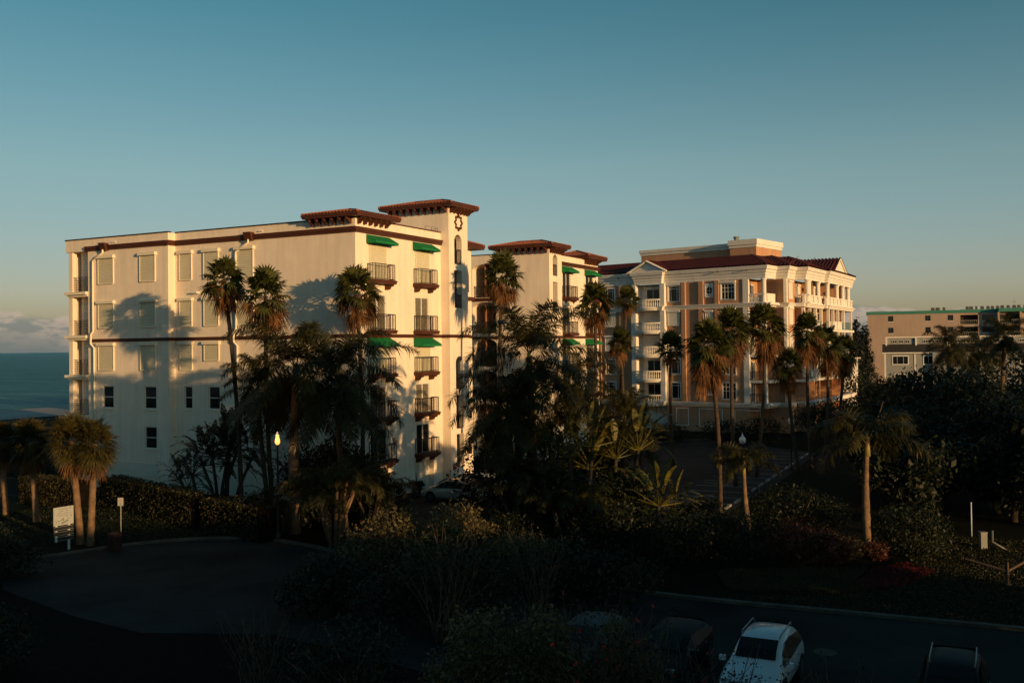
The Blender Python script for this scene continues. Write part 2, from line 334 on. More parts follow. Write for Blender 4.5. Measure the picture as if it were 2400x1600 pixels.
# ================================================================== BUILDING A
AX,AY,AA=-10.65,68.0,62.4
def build_A():
    T=thing('apartment_building','cream five storey apartment building with brown trim, green awnings and a square clock-style tower','building',(AX,AY,0))
    FR=Fr(AX,AY,AA,-1)            # lit face, s to the right/back, outward towards camera-right
    FL=Fr(AX,AY,AA+90,-1)         # left face: s leftwards
    # check normals
    FR.n=Vector((math.cos(R_(AA-90)),math.sin(R_(AA-90)),0)); FL.n=Vector((math.cos(R_(AA+180)),math.sin(R_(AA+180)),0))
    ZP=19.65
    # ---- left face windows
    L1=[(16.43,15.14),(13.96,12.45),(10.78,9.08)]; L2=[(24.5,22.75),(19.87,18.2)]
    W=MB()
    rows=[(16.05,18.0),(12.55,14.43),(9.25,11.12)]
    holesR=[(15.23,16.07,6.3,8.0),(12.47,13.62,6.3,8.0)]
    holesL=[(22.87,24.13,6.27,8.0),(18.23,19.55,6.27,8.0),(18.22,19.52,3.25,4.92)]
    wall(W,FL,0,16.9,-.2,ZP,holesR); 
    wall(W,FL,16.9,25.7,-.2,ZP,holesL,o=.7)
    W.quad(FL(16.9,-.2,0),FL(16.9,-.2,.7),FL(16.9,ZP,.7),FL(16.9,ZP,0))
    # end balcony stack: recess
    W.quad(FL(25.7,-.2,.7),FL(25.7,-.2,-3),FL(25.7,18.75,-3),FL(25.7,18.75,.7))
    W.quad(FL(25.7,-.2,.02),FL(27.3,-.2,.02),FL(27.3,18.75,.02),FL(25.7,18.75,.02)); W.quad(FL(27.3,-.2,.02),FL(27.3,-.2,-2.5),FL(27.3,18.75,-2.5),FL(27.3,18.75,.02)); W.quad(FL(27.3,-.2,-2.5),FL(28,-.2,-2.5),FL(28,18.75,-2.5),FL(27.3,18.75,-2.5))
    W.box(FL,25.7,28.3,18.72,ZP,-8,.7)
    W.box(FL,27.62,28.05,-.2,18.72,.2,.62); W.box(FL,27.95,28.05,-.2,18.72,-2.4,-.1)
    # right face main
    doors=[(1.55,3.6),(7.4,9.3)]
    hr=[]
    for a,b in doors:
        hr+=[(a,b,11.98,14.5),(a,b,5.83,8.02),(a,b,2.8,4.98)]
    hr+=[(1.6,3.66,-.2,2.15,.45),(7.1,9.75,-.2,2.15,.45)]
    wall(W,FR,0,11.1,-.2,ZP,hr)
    # tower
    TO=.75; ZT=21.6
    th=[(11.92,13.08,17.24,19.6,.5,1),(11.9,13.05,13.8,16.76,.5),(11.96,13.08,7.4,10.0,.5,1),(11.97,13.1,4.3,6.95,.5),(11.99,13.08,1.24,3.88,.5)]
    wall(W,FR,11.1,14.0,-.2,ZT,th,depth=.5,o=TO)
    FT=Fr(*FR(11.1,0,0)[:2],AA+90); FT.n=FL.n
    W.quad(FT(-.75,-.2),FT(4.78,-.2),FT(4.78,ZT),FT(-.75,ZT))
    FTb=Fr(*FR(14.0,0,0)[:2],AA+90)
    W.quad(FTb(-.75,-.2),FTb(4.78,-.2),FTb(4.78,ZT),FTb(-.75,ZT))
    W.quad(FR(11.1,ZP,-4.78),FR(14,ZP,-4.78),FR(14,ZT,-4.78),FR(11.1,ZT,-4.78))
    # rear stub behind the tower
    wall(W,FR,14.0,17.6,-.2,18.85,[],o=-1.0)
    W.quad(FR(17.6,-.2,-1),FR(17.6,-.2,-12),FR(17.6,ZP-.3,-12),FR(17.6,ZP-.3,-1))
    # flat roof + back
    W.poly([FL(0,ZP-.4,-.1),FL(28.2,ZP-.4,-.1),FL(28.2,ZP-.4,-17.5),FL(0,ZP-.4,-17.5)])
    W.quad(FL(28.0,-.2,-1.3),FL(28.0,-.2,-17.6),FL(28.0,ZP,-17.6),FL(28.0,ZP,-1.3))
    W.quad(FL(1,-.2,-17.6),FL(28.0,-.2,-17.6),FL(28.0,ZP,-17.6),FL(1,ZP,-17.6))
    # coping and vertical joints
    wl=W.part('wall',M['stucco'],T)
    cp=MB(); cp.box(FL,-.05,16.85,ZP,ZP+.09,-.3,.05).box(FL,16.85,28.35,ZP,ZP+.09,.4,.76).box(FL,28.0,28.35,ZP,ZP+.09,-8,.4)
    cp.part('coping',M['coping'],T)
    MB().box(FR,.05,11.08,ZP,ZP+.09,-.3,.05).part('parapet_coping',M['brown'],T)
    # brown bands
    b=MB()
    prof=[(0.002,18.66),(.14,18.70),(.14,18.80),(.20,18.86),(.20,18.98),(.26,19.05),(0.002,19.05)]
    b.side(FL,prof,-.2,16.7); b.side(FR,prof,0,11.08)
    FL7=Fr(0,0,AA+90); FL7.n=FL.n; FL7.p=FL(0,0,.7)
    b.side(FL7,prof,16.9,25.9); FS=Fr(*FL(16.9,0,0)[:2],AA-180+0); FS.p=FL(16.9,0,0); FS.d=FL.n; FS.n=-FL.d
    b.side(FS,prof,0,.9)
    b.part('cornice_band',M['brown'],T); b=MB()
    b2=[(0.002,11.45),(.09,11.45),(.09,11.55),(.13,11.58),(.13,11.70),(0.002,11.70)]
    b.side(FL,b2,-.1,16.8); b.side(FR,b2,0,11.1); b.side(FL7,b2,16.9,25.3); b.side(FS,b2,0,.8)
    FRT=Fr(0,0,AA); FRT.n=FR.n; FRT.p=FR(0,0,TO); b.side(FRT,b2,10.98,14.1)
    FTT=Fr(0,0,AA); FTT.p=FR(11.1,0,0); FTT.d=FR.n; FTT.n=-FR.d; b.side(FTT,b2,.13,.75)
    FR1=Fr(0,0,AA); FR1.n=FR.n; FR1.p=FR(0,0,-1.0); b.side(FR1,b2,14.0,17.6); b.part('trim_band',M['brown'],T); MB().box(FR1,14.0,17.7,14.6,14.9,0.002,.25).part('ledge',M['brown'],T)
    # stucco joint line & AC nub
    j=MB()
    for z in (5.6,8.9,15.3): j.box(FL,.2,16.8,z,z+.03,0.001,.012); j.box(FL7,17.0,25.6,z,z+.03,0.001,.012)
    j.part('stucco_joint',M['stuccosm'],T)
    MB().box(FL,14.43,14.98,14.98,15.1,.002,.3).part('vent_hood',M['frame'],T)
    # upper shutters
    for (z0,z1) in rows:
        for k,(b_,a_) in enumerate(L1):
            if k==2 and z1<11.2: continue
            zz=z0
            if k==1 and z1<11.2: zz=9.95
            shutter(T,FL,a_,b_,zz,z1)
        for (b_,a_) in L2: shutter(T,FL7,a_,b_,z0,z1)
    for h in holesR: window(T,FL,*h[:4])
    for h in holesL: window(T,FL7,*h[:4],o=-.18)
    # low garage-like louvre at base of left face
    MB().box(FL7,18.1,24.5,1.0,2.15,.004,.05).part('louvre_panel',M['garage'],T)
    # downspouts with brown hoppers
    for fr,s,sp in ((FL7,23.65,25.0),(FL,9.33,10.7)):
        m=MB(); m.side(fr,[(.0,18.62),(.3,18.62),(.34,18.75),(.44,19.1),(.5,19.12),(.5,19.22),(0,19.22)],s-.33,s+.33); hp=m.part('downspout',M['brown'],T)
        MB().tube([fr(s,18.7,.3),fr(s,18.45,.3),fr((s+sp)/2,18.2,.22),fr(sp,17.9,.12),fr(sp,17.5,.12),fr(sp,12.3,.12),fr(sp+.15,12.05,.22),fr(sp+.15,11.3,.24),fr(sp-.1,11.0,.12),fr(sp-.1,0,.12)],.085,8).part('pipe',M['pipe'],hp,smooth=True)
        MB().box(fr,s-1.15,s-.75,18.98+.25,19.3,.002,.1).part('scupper',M['frame'],hp)
    # end balconies
    for zf in (15.4,11.93,8.77,5.6):
        m=MB(); m.box(FL,25.72,28.22,zf-.14,zf+.08,-3,.95); m.box(FL,25.72,28.08,zf-.3,zf-.14,-3,.75); p=m.part('balcony',M['stuccosm'],T)
        r=MB()
        for k in range(9): r.box(FL,25.75,27.75,zf+.1+k*.145,zf+.14+k*.145,.5,.54)
        for x in (25.95,26.9,27.7): r.box(FL,x-.03,x+.03,zf+.08,zf+1.3,.46,.5)
        r.part('railing',M['coping'],p)
        MB().box(FL,25.8,26.95,zf+.1,zf+2.75 if zf<15 else zf+3.1,.025,.08).part('roller_shutter',M['shutterw'],T)
    # right face openings
    for (a,b_) in doors:
        shutter(T,FR,a,b_,15.5,17.95,box=False); shutter(T,FR,a,b_,8.9,11.15,box=False)
        sliding(T,FR,a,b_,11.98,14.5); sliding(T,FR,a,b_,5.83,8.02,'glassc' if a>5 else 'glassc'); sliding(T,FR,a,b_,2.8,4.98,'glass')
        awning(T,FR,a-.3,b_+.42,18.0,18.63); awning(T,FR,a-.3,b_+.42,10.8,11.44)
        for zf,l in ((15.5,1),(11.98,0),(8.9,1),(5.83,1),(2.8,1)): balconet(T,FR,a-.3,b_+.28,zf,last=l)
    for a,b_ in ((1.6,3.66),(7.1,9.75)): MB().box(FR,a,b_,-.2,2.15,-.5,-.42).part('garage_door',M['garage'],T)
    # tower openings
    for h in th:
        a,b_,c,d=h[:4]
        FRo=Fr(0,0,AA); FRo.n=FR.n; FRo.p=FR(0,0,TO)
        w=MB().box(FRo,a-.3,b_+.3,c-.2,d+.3,-1.6,-1.5).part('opening_shade_panel',M['dark'],T)  # near-black panel behind the opening, inner shade put into its colour
        if h[4:] and h[3]-h[2]>2.2 and c!=1.24:
            r=MB()
            zr=c+ (1.15 if c in (17.24,7.4) else 1.0)
            r.box(FRo,a,b_,zr,zr+.05,-.12,-.07).box(FRo,a,b_,c+.05,c+.1,-.12,-.07)
            n=8
            for k in range(n+1): x=a+(b_-a)*k/n; r.box(FRo,x-.012,x+.012,c+.05,zr,-.11,-.08)
            r.part('railing',M['rail'],w)
    # quatrefoil ring
    q=MB(); N=72; ring=[]
    cx,cz=12.53,20.55
    for k in range(N):
        t=2*math.pi*k/N; r=.49+.065*math.cos(8*t+0)+.03*abs(math.cos(4*t)); ring.append((r,t))
    for k in range(N):
        (r0,t0),(r1,t1)=ring[k],ring[(k+1)%N]
        p=[(cx+rr*math.cos(tt),cz+rr*math.sin(tt)*1.12) for rr,tt in ((r0-.11,t0),(r0+.03,t0),(r1+.03,t1),(r1-.11,t1))]
        q.prism(FRT,p,.004,.1)
    q.part('ornament_ring',M['brown'],T)
    # lantern & fire sign
    ln=MB(); ln.box(FRT,13.62,13.82,2.2,2.75,.12,.32).box(FRT,13.68,13.76,2.75,2.9,.05,.28).box(FRT,13.58,13.86,2.72,2.78,.08,.36); ln.part('wall_lantern',M['rail'],T)
    fs=MB().box(FRT,11.35,11.85,1.15,1.6,.004,.03).part('wall_sign',M['red'],T); fs['_b']=T['_b']
    text(fs,'FIRE',FRT,11.4,1.42,.035,.16,M['signw']); text(fs,'LANE',FRT,11.4,1.24,.035,.14,M['signw'])
    # roofs
    r=hiproof(T,FR,10.42,14.7,-5.4,1.45,21.9,.5,fascia=.26)
    brackets(r,FRT,[11.3,11.83,12.36,12.9,13.43,13.85],21.63,.7,h=.42,w=.13)
    brackets(r,FTT2(FL,FR,11.1),[-.55,.1,.75,1.4,2.05,2.7,3.35,4.0,4.6],21.63,.66,h=.42,w=.13)
    # corner roof (L-shaped corner, low hip)
    r=hiproof(T,FR,-.72,4.5,-4.1,.75,19.97,.48,fascia=.25)
    brackets(r,FR,[.3,.95,1.6,2.25,2.9,3.55],19.68,.62,h=.42,w=.13)
    brackets(r,FL,[.35,1.0,1.65,2.3,2.95,3.55],19.68,.6,h=.42,w=.13)
    # rear small roof
    r=hiproof(T,FR,13.9,18.4,-4,-.1,19.2,.6)
    ar=MB(); pts=[]
    for k in range(13):
        t=math.pi*k/12; pts.append(FR1(15.9+1.0*math.cos(t),16.6+1.0*math.sin(t),.06))
    ar.tube([FR1(16.9,15.3,.06)]+pts+[FR1(14.9,15.3,.06)],.09,5); ar.part('arch_moulding',M['brown'],T)
    for k in range(2):
        ga=MB().tube([FR(9.2+k*.9,19.74,-.2),FR(9.2+k*.9,20.05,-.2),FR(10.1+k*.9,20.05,-.2),FR(10.1+k*.9,19.74,-.2)],.02,5).part('roof_pipe',M['galv'],T)
    return T,FR,FL,FRT
def FTT2(FL,FR,x):
    f=Fr(0,0,0); f.p=FR(x,0,0); f.d=FL.d.copy(); f.n=FL.n.copy(); return f
def text(parent,s,fr,a,z,o,size,m,name='lettering',width=None,center=False,depth=.004):
    cu=bpy.data.curves.new('t','FONT'); cu.body=s; cu.size=size; cu.extrude=depth
    if center: cu.align_x='CENTER'
    ob=bpy.data.objects.new('t',cu); COL.objects.link(ob); bpy.context.view_layer.update()
    me=bpy.data.meshes.new_from_object(ob.evaluated_get(bpy.context.evaluated_depsgraph_get())); bpy.data.objects.remove(ob)
    if width:
        w=max(v.co.x for v in me.vertices)-min(v.co.x for v in me.vertices)
        for v in me.vertices: v.co.x*=width/w
    b=Vector(parent.get('_b',(0,0,0)))
    for v in me.vertices: v.co=fr(a+v.co.x,z+v.co.y,o+v.co.z)-b
    me.materials.clear(); me.materials.append(m)
    return inst(name,me,parent)
TA,FR,FL,FRT=build_A()

# ---------------- wing 2 (behind, same design)
def build_A2():
    base=FR(29.26,0,0)
    T=thing('apartment_building','smaller matching cream apartment block behind, with arched galleries and own tower','building',tuple(base))
    TO=.75; ZT=19.84; ZP=19.3
    def off(o):
        f=Fr(0,0,0); f.p=FR(0,0,o); f.d=FR.d.copy(); f.n=FR.n.copy(); return f
    F0=off(0); F7=off(TO)
    W=MB()
    th=[(30.07,31.1,17.37,19.4,.45,1),(30.05,31.06,13.82,16.8,.45),(30.1,31.1,7.4,9.9,.45,1),(30.1,31.1,4.3,6.9,.45)]
    wall(W,FR,29.26,32.08,-.2,ZT,th,depth=.45,o=TO)
    G=FTT2(FL,FR,29.26)
    wall(W,G,-.75,4.75,-.2,ZT)
    gh=[(4.95,7.6,15.5,18.75,2.2,.45),(4.95,7.6,12.0,15.05,2.2,.45),(4.95,7.6,8.8,11.5,2.2,.45),(4.95,7.6,5.6,8.4,2.2,.45),(4.95,7.6,2.4,5.2,2.2,.45),
        (8.2,10.9,15.5,18.75,2.2,.45),(8.2,10.9,12.0,15.05,2.2,.45)]
    wall(W,G,4.75,14,-.2,19.6,gh,depth=2.2)
    W.quad(G(-.75,ZP,-2.8),G(4.75,ZP,-2.8),G(4.75,ZT,-2.8),G(-.75,ZT,-2.8)); W.quad(G(4.75,ZP,0),G(4.75,ZP,-2.8),G(4.75,ZT,-2.8),G(4.75,ZT,0))
    doors=[(33.9,35.8),(39.6,41.65)]
    hr=[]
    for a,b in doors: hr+=[(a,b,15.5,17.95),(a,b,11.98,14.5),(a,b,8.9,11.15),(a,b,5.83,8.02),(a,b,2.8,4.98)]
    wall(W,FR,32.08,42.9,-.2,19.6,hr)
    W.quad(FR(42.9,-.2,0),FR(42.9,-.2,-14),FR(42.9,19.6,-14),FR(42.9,19.6,0))
    W.poly([FR(29.3,19.2,0),FR(42.9,19.2,0),FR(42.9,19.2,-14),FR(29.3,19.2,-14)])
    W.part('wall',M['stucco'],T)
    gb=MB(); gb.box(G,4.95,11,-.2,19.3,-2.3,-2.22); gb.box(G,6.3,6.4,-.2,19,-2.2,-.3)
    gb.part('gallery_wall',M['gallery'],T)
    for (a,b,z0,z1,*_) in gh:
        w=MB(); w.box(G,a+.02,a+1.35,z0,z1-.5,-2.2,-2.1); w=w.part('gallery_door',M['dark'],T)
        vr=MB(); n=22
        for zz in (z0+.05,z0+1.1): vr.box(G,a,b,zz,zz+.05,-.3,-.26)
        for k in range(n+1): x=a+(b-a)*k/n; vr.box(G,x-.013,x+.013,z0+.05,z0+1.1,-.29,-.27)
        vr.part('railing',M['rail'],T)
    b=MB()
    prof=[(0.002,18.6),(.14,18.64),(.14,18.76),(.24,18.86),(.24,18.98),(0.002,18.98)]
    b.side(F0,prof,32.1,43.1)
    b.part('cornice_band',M['brown'],T); b=MB()
    b2=[(0.002,11.45),(.11,11.45),(.11,11.70),(0.002,11.70)]
    b.side(F0,b2,32.1,43); b.side(F7,b2,29.2,32.1); b.side(G,b2,-.75,14)
    b.part('trim_band',M['brown'],T); z=15.15; MB().side(G,[(0.002,z),(.15,z),(.2,z+.3),(0.002,z+.3)],4.75,14).part('gallery_band',M['brown'],T)
    MB().box(G,4.8,14.1,19.6,19.68,-.3,.06).part('coping',M['coping'],T)
    MB().box(F0,32.1,42.95,19.6,19.68,-.3,.05).part('parapet_coping',M['brown'],T)
    for a,b_ in doors:
        for c,d in ((15.5,17.95),(11.98,14.5),(8.9,11.15),(5.83,8.02),(2.8,4.98)): sliding(T,FR,a,b_,c,d,'glassc' if d<15 else 'glass')
        awning(T,FR,a-.3,b_+.35,17.95,18.58); awning(T,FR,a-.3,b_+.35,10.8,11.42)
        for zf,l in ((15.5,1),(11.98,0),(8.9,1),(5.83,1),(2.8,1)): balconet(T,FR,a-.28,b_+.28,zf,last=l)
    MB().side(FR,[(0.002,14.7),(.3,14.7),(.3,15.0),(.2,15.1),(.002,15.1)],33.7,36.0).part('shutter_housing',M['shutbox'],T)
    for h in th:
        w=MB().box(F7,h[0]-.3,h[1]+.3,h[2]-.2,h[3]+.3,-1.6,-1.5).part('opening_shade_panel',M['dark'],T)  # backing panel carries the shade inside the opening as near-black colour
        r=MB(); r.box(F7,h[0],h[1],h[2]+1.05,h[2]+1.1,-.12,-.07)
        for k in range(9): x=h[0]+(h[1]-h[0])*k/8; r.box(F7,x-.012,x+.012,h[2],h[2]+1.05,-.11,-.08)
        r.part('railing',M['rail'],w)
    r=hiproof(T,FR,28.55,32.8,-5.4,1.45,20.28,.5,fascia=.26)
    brackets(r,F7,[29.45,29.95,30.45,30.95,31.45,31.9],19.98,.7,h=.5); brackets(r,G,[-.5,.15,.8,1.45,2.1,2.75,3.4,4.05,4.6],19.98,.65,h=.5)
    r=hiproof(T,FR,38.7,43.7,-4,.8,19.95,.7)
    brackets(r,F0,[39.4,40.0,40.6,41.2,41.8,42.4],19.63,.62,h=.5)
build_A2()

# ================================================================== BUILDING B
def offpl(pts,d):
    P=[Vector((p[0],p[1],0)) for p in pts]; out=[]
    for i in range(len(P)):
        if i==0: t=(P[1]-P[0]).normalized(); out.append(P[0]+Vector((t.y,-t.x,0))*d); continue
        if i==len(P)-1: t=(P[-1]-P[-2]).normalized(); out.append(P[-1]+Vector((t.y,-t.x,0))*d); continue
        a=(P[i]-P[i-1]).normalized(); b=(P[i+1]-P[i]).normalized(); n1=Vector((a.y,-a.x,0)); n2=Vector((b.y,-b.x,0))
        m=n1+n2; k=2*d/m.length_squared if m.length>1e-6 else 0; out.append(P[i]+m*k)
    return out
def sweep(mb,pts,prof):
    rows=[[p+Vector((0,0,z)) for p in offpl(pts,o)] for o,z in prof]
    for a,b in zip(rows,rows[1:]):
        for i in range(len(a)-1): mb.quad(a[i],a[i+1],b[i+1],b[i])
def lineF(a,b,o=0):
    a=Vector((a[0],a[1],0)); b=Vector((b[0],b[1],0)); f=Fr(0,0,0); f.d=(b-a).normalized(); f.n=Vector((f.d.y,-f.d.x,0)); f.p=a+f.n*o; return f,(b-a).length
BAL=[(.055,0),(.055,.06),(.035,.10),(.06,.22),(.065,.32),(.035,.52),(.03,.62),(.055,.68),(.055,.74)]
def balus(mb,c): mb.lathe(c,BAL,8)
def build_B():
    B0=(29.9,116.3)
    T=thing('apartment_building','orange and white apartment building with dark red tiled roof, columns and stone balustrades','building',(29.9,116.3,0))
    BLd=Vector((math.cos(R_(141)),math.sin(R_(141)),0)); nL=Vector((math.cos(R_(231)),math.sin(R_(231)),0)); nR=Vector((math.cos(R_(-39)),math.sin(R_(-39)),0))
    b0=Vector((*B0,0))
    BL=Fr(0,0,0); BL.p=b0-nL*.45+BLd*.2; BL.d=BLd; BL.n=nL
    BLo=Fr(0,0,0); BLo.p=b0.copy(); BLo.d=BLd; BLo.n=nL
    Q=[(29.9,116.3),(31.78,118.88),(33.0,117.96),(34.62,120.55),(35.76,119.8),(40.4,127.6),(40.85,127.33),(48.9,141.4)]
    far=b0+BLd*36; end=(45,150)
    corn=[(far.x,far.y)]+[tuple((b0+BLd*s+nL*o)[:2]) for s,o in ((18.5,0),(18.5,.55),(13.7,.55),(13.7,0))]+Q+[end]
    wl=offpl(corn,-.45)
    # cornices
    c=MB(); sweep(c,wl,[(0,18.4),(.06,18.42),(.06,18.75),(.12,18.8),(.12,19.05),(.2,19.1),(.26,19.3),(.26,19.42),(.42,19.5),(.46,19.7),(.5,19.75),(.5,19.9),(-.6,19.9)]); c.part('cornice',M['white'],T)
    c=MB(); sweep(c,wl,[(0,15.02),(.1,15.05),(.1,15.18),(.2,15.25),(.2,15.38),(.34,15.44),(.34,15.55),(-.4,15.56)]); c.part('band_cornice',M['white'],T)
    bl=[(far.x,far.y)]+[tuple((b0+BLd*s+nL*o)[:2]) for s,o in ((18.5,0),(18.5,.55),(13.7,.55),(13.7,0))]+[Q[0]]+[(37.5,109.9+14),(44,132),(50,142)]
    bw=offpl(corn,-.45)
    c=MB(); sweep(c,bw,[(0,3.05),(.15,3.08),(.15,3.2),(.3,3.26),(.3,3.4),(.42,3.46),(.42,3.62),(-.4,3.64)]); c.part('base_cornice',M['white'],T)
    # walls left face
    W=MB()
    cols={'a':(11.6,13.35),'b':(7.1,8.1),'c':(4.15,6.0),'d':(21.15,22.8)}
    holes=[(11.72,13.25,16.1,18.0),(7.05,8.05,16.75,17.75),(4.2,5.95,16.08,17.95),(11.72,13.3,7.05,8.9),(11.72,13.3,4.0,5.95),(4.2,5.95,7.05,8.9),(4.2,5.95,4.05,6.0),
           (21.3,22.75,16.35,18.1),(21.3,22.75,6.95,8.8),(21.3,22.75,3.95,5.9)]
    wall(W,BL,2.6,13.6,-.2,18.45,holes); wall(W,BL,18.4,36,-.2,18.45,holes)
    # loggia inner walls & stepped right side
    W.quad(BL(2.6,-.2,0),BL(2.6,-.2,-2.9),BL(2.6,18.45,-2.9),BL(2.6,18.45,0))
    w=[Vector(p) for p in wl[5:]]   # w[0]=corner wall pt
    Z=lambda p,z:Vector((p.x,p.y,z))
    def wq(p,q,z0=-.2,z1=18.45): W.quad(Z(p,z0),Z(q,z0),Z(q,z1),Z(p,z1))
    inner1=w[1]+(w[1]-w[2]).normalized()*3.2
    wq(inner1,w[2]); wq(w[2],w[3])
    # behind
    F45,L45=lineF(Q[4],Q[5],-.45); F67,L67=lineF(Q[6],Q[7],-.45); F34,L34=lineF(Q[3],Q[4],-.45); F23,L23=lineF(Q[2],Q[3],-.45)
    wq(w[3],w[4],-.2,15.2)
    a=F45(-.3,0,-2.0); b_=F45(L45+.6,0,-2.0); c_=F67(L67+.5,0,-2.0)
    wq(w[3],a); wq(a,b_); wq(b_,c_)
    for ff,s in ((F45,5.9),(F67,4.2),(F67,10.8)): W.quad(ff(s,-.2,-2.0),ff(s,-.2,-.5),ff(s,18.4,-.5),ff(s,18.4,-2.0))
    W.quad(F67(L67-.2,-.2,-2),F67(L67-.2,-.2,-12),F67(L67-.2,18.4,-12),F67(L67-.2,18.4,-2))
    # portico recess
    W.quad(BL(13.6,-.2,-1.1),BL(18.4,-.2,-1.1),BL(18.4,18.45,-1.1),BL(13.6,18.45,-1.1))
    W.part('wall',M['orange'],T)
    # penthouses
    p=MB(); p.box(BL,7.5,21.2,19.9,23.0,-14,-6.6); p.box(BL,3.95,7.5,19.9,22.9,-13,-5.6); ph=p.part('penthouse',M['orange'],T)
    p=MB()
    for (s0,s1,o0,o1) in ((7.3,21.3,-14.1,-6.5),(3.85,7.6,-13.1,-5.5)): 
        p.box(BL,s0,s1,22.75,23.1,o0,o1); p.box(BL,s0-.12,s1+.12,23.1,23.5,o0-.12,o1+.12); 
    p.box(BL,3.75,7.7,23.5,23.75,-13.2,-5.4); p.part('parapet',M['white'],ph)
    MB().lathe(BL(6.9,23.75,-6.2),[(.32,0),(.32,.35),(.4,.36),(.4,.5),(.1,.55)],10).part('roof_vent',M['galv'],T)
    # pilasters (same orange) and white piers
    for s0,s1 in ((10.8,11.35),(8.3,8.95),(6.2,6.75),(23.4,23.9),(20.0,20.5)):
        for z0,z1 in ((15.56,18.42),(3.64,15.03)): MB().box(BL,s0,s1,z0,z1,.002,.24).part('pilaster',M['panelo'],T)
    for z0,z1 in ((15.56,18.42),(3.64,15.03)):
        f,_=lineF(Q[2],Q[3],-.45)
        for a in ((BL,2.38,3.1,z0,z1,-.3,.1),(BL,13.55,14.2,z0,z1,-1.1,.56),(BL,17.75,18.45,z0,z1,-1.1,.56),(f,-.03,.42,z0,z1,-.3,.07)): MB().box(*a).part('pier',M['white'],T)
    MB().box(BL,14.2,17.75,-.2,18.4,-1.1,-.95).part('recess_wall',M['white'],T)
    for z in (3.3,6.3,9.4,12.4,15.3): MB().box(BL,14.2,17.75,z-.3,z+.02,-.94,.5).part('balcony_floor',M['white'],T)
    # base panels
    for s0,s1 in ((1.0,4.4),(6.0,9.2),(10.6,12.4),(19.5,22),(23.4,26)):
        z0,z1=.75,2.75; p=MB()
        for bx in ((s0,s1,z1,z1+.1),(s0,s1,z0-.1,z0),(s0,s0+.1,z0,z1),(s1-.1,s1,z0,z1)): p.box(BL,*bx,.004,.07)
        p.part('base_panel',M['white'],T)
    # windows
    def win(a,b,c,d,mull=(.5,),hz=(.45,),**k):
        w_=window(T,BL,a,b,c,d,o=-.12,mull=mull,horiz=hz,surround=.14,**k)
        return w_
    win(11.72,13.25,16.1,18.0,(.22,.78),(.82,)); MB().side(BL,[(.002,18.1),(.25,18.12),(.25,18.36),(.002,18.4)],11.5,13.5).part('shutter_housing',M['white'],T)
    win(4.2,5.95,16.08,17.95,(.25,.5,.75),(.5,.75)); MB().side(BL,[(.002,18.05),(.25,18.07),(.25,18.3),(.002,18.34)],4.0,6.2).part('shutter_housing',M['white'],T)
    # octagon window
    m=MB(); cx,cz=7.55,17.25
    def oc(r,k): t=math.pi/8+k*math.pi/4; return (cx+r*math.cos(t),cz+r*math.sin(t))
    for k in range(8): m.prism(BL,[oc(.62,k),oc(.45,k),oc(.45,k+1),oc(.62,k+1)],-.05,.06)
    for bx in ((6.95,8.15,17.85,18.1),(6.95,8.15,16.4,16.6),(6.95,7.08,16.6,17.85),(8.02,8.15,16.6,17.85)): m.box(BL,*bx,.003,.09)
    for k in range(4):
        t=(k)*math.pi/2+math.pi/4; m.prism(BL,[(cx+.62*math.sqrt(2)*math.cos(t)*.98,cz+.62*math.sqrt(2)*math.sin(t)*.98),oc(.62,2*k),oc(.62,2*k+1)],-.05,.05)
    m.box(BL,7.53,7.57,16.8,17.7,-.1,-.04).box(BL,7.12,7.98,17.23,17.27,-.1,-.05)
    wq_=m.part('window',M['white'],T); MB().box(BL,7.0,8.1,16.7,17.8,-.16,-.11).part('pane',M['glass'],wq_)
    for r in ((11.72,13.3,7.05,8.9),(11.72,13.3,4.0,5.95),(21.3,22.75,6.95,8.8),(21.3,22.75,3.95,5.9),(21.3,22.75,16.35,18.1)): win(*r,mull=(.22,.78),hz=(.82,))
    for r in ((4.2,5.95,7.05,8.9),(4.2,5.95,4.05,6.0)): win(*r,mull=(.25,.5,.75),hz=(.5,.75))
    for a,b,rows in ((11.65,13.35,((13.1,14.75),(9.95,11.7))),(4.15,6.0,((13.05,14.75),(9.95,11.7))),(7.1,8.1,((13.4,14.6),(10.3,11.5),(4.5,5.6),(7.4,8.5))),(21.2,22.8,((13.15,14.8),(10.0,11.75)))):
        for c_,d_ in rows: shutter(T,BL,a,b,c_,d_,mt='shutterw',boxm='white',out=.12,bo=.3)
    # portico content: doors, shutters, bowed balconies
    for z,dk in ((15.35,1),(12.4,0),(9.4,0),(6.3,1),(3.3,1)):
        f=Fr(0,0,0); f.p=BL(0,0,-.93); f.d=BL.d; f.n=BL.n
        if dk:
            w_=window(T,f,15.0,16.95,z+.1,z+2.45,o=.02,mull=(.5,),horiz=(),fw=.07,sill=False); 
            MB().side(f,[(.1,z+2.5),(.35,z+2.5),(.35,z+2.75),(.1,z+2.8)],14.7,17.2).part('shutter_housing',M['white'],T)
        else: shutter(T,f,14.9,17.1,z+.1,z+2.3,mt='shutterw',boxm='white',bo=.3)
        # bowed slab
        m=MB(); N=14; s0,s1=14.15,17.9; arc=lambda k,e=0:(s0-e+(s1-s0+2*e)*k/N,.45+.75*math.sin(math.pi*k/N)**.8+e)
